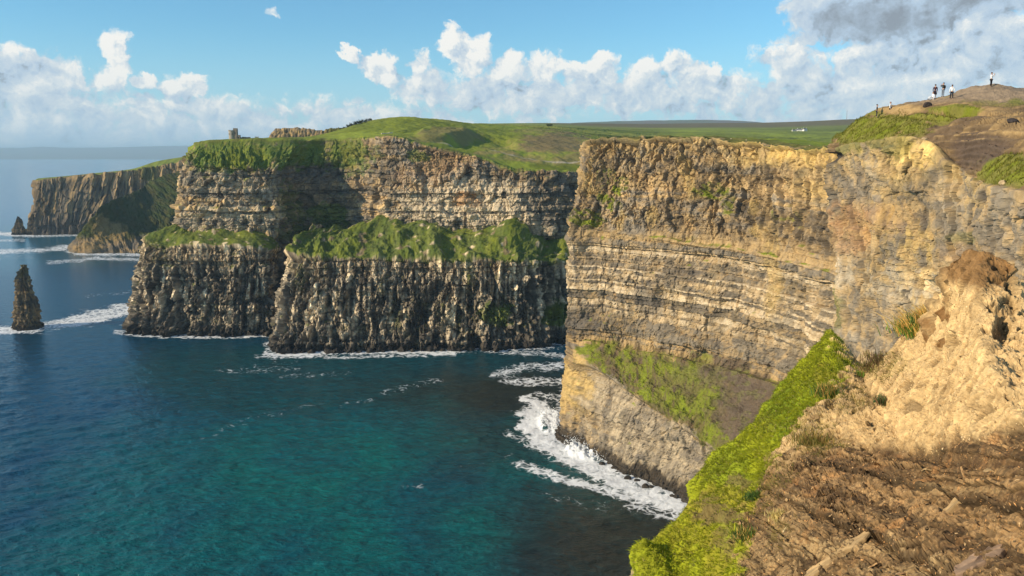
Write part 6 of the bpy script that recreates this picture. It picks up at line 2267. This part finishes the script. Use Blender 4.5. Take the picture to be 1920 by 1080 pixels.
# ---------------------------------------------------------------- spray of the breaking wave
g_ = np.random.default_rng(77)
n_ = 2600
cen = np.array([PZ(a, b) for a, b in ((1078, 836), (1100, 846), (1118, 858), (1040, 790), (1052, 806), (1030, 775))])
ci = g_.integers(0, len(cen), n_)
hgt_ = np.abs(g_.normal(0, 1, n_)) * np.array([3.2, 3.8, 2.2, 1.4, 1.8, 1.0])[ci]
pos_ = cen[ci] + np.stack([g_.normal(0, 3.4, n_), g_.normal(0, 3.0, n_), hgt_ + .4], 1)
sz_ = (.10 + .42 * g_.random(n_) ** 2) * np.clip(1.25 - hgt_ / 9, .25, 1)
oct_ = np.array([(1, 0, 0), (-1, 0, 0), (0, 1, 0), (0, -1, 0), (0, 0, 1), (0, 0, -1)], float)
fo_ = np.array([(0, 2, 4), (2, 1, 4), (1, 3, 4), (3, 0, 4), (2, 0, 5), (1, 2, 5), (3, 1, 5), (0, 3, 5)])
vv_ = (pos_[:, None] + oct_[None] * sz_[:, None, None] * (.7 + .6 * g_.random((n_, 6, 1)))).reshape(-1, 3)
ff_ = (fo_[None] + (np.arange(n_) * 6)[:, None, None]).reshape(-1, 3)
tag(link("spray", tri_mesh("spray", vv_, ff_, True), mat_plain("spray_white", (.82, .84, .84), .9, .02)), "white spray thrown up by the wave breaking on the near cliff", kind='stuff')

# ----------------------------------------------------------------- air
def haze():
    bm = bmesh.new()
    lo, hi = (-70000, -60, -1.5), (110000, 63000, 760)
    vs = [bm.verts.new((x, y, z)) for z in (lo[2], hi[2]) for y in (lo[1], hi[1]) for x in (lo[0], hi[0])]
    for f in ((0, 2, 3, 1), (4, 5, 7, 6), (0, 1, 5, 4), (2, 6, 7, 3), (0, 4, 6, 2), (1, 3, 7, 5)):
        bm.faces.new([vs[i] for i in f])
    me = bpy.data.meshes.new("haze")
    bm.to_mesh(me)
    bm.free()
    mt = bpy.data.materials.new("haze_air")
    mt.use_nodes = True
    mt.node_tree.nodes.clear()
    T = NT(mt.node_tree)
    v = T.n('ShaderNodeVolumePrincipled')
    v.inputs['Color'].default_value = (.54, .80, 1.0, 1)
    v.inputs['Density'].default_value = 3.6e-5
    v.inputs['Anisotropy'].default_value = 0.0
    o = T.n('ShaderNodeOutputMaterial')
    T.put(o.inputs['Volume'], v.outputs[0])
    tag(link("haze", me, mt), "thin blue sea air that fades the far land", kind='stuff')


haze()
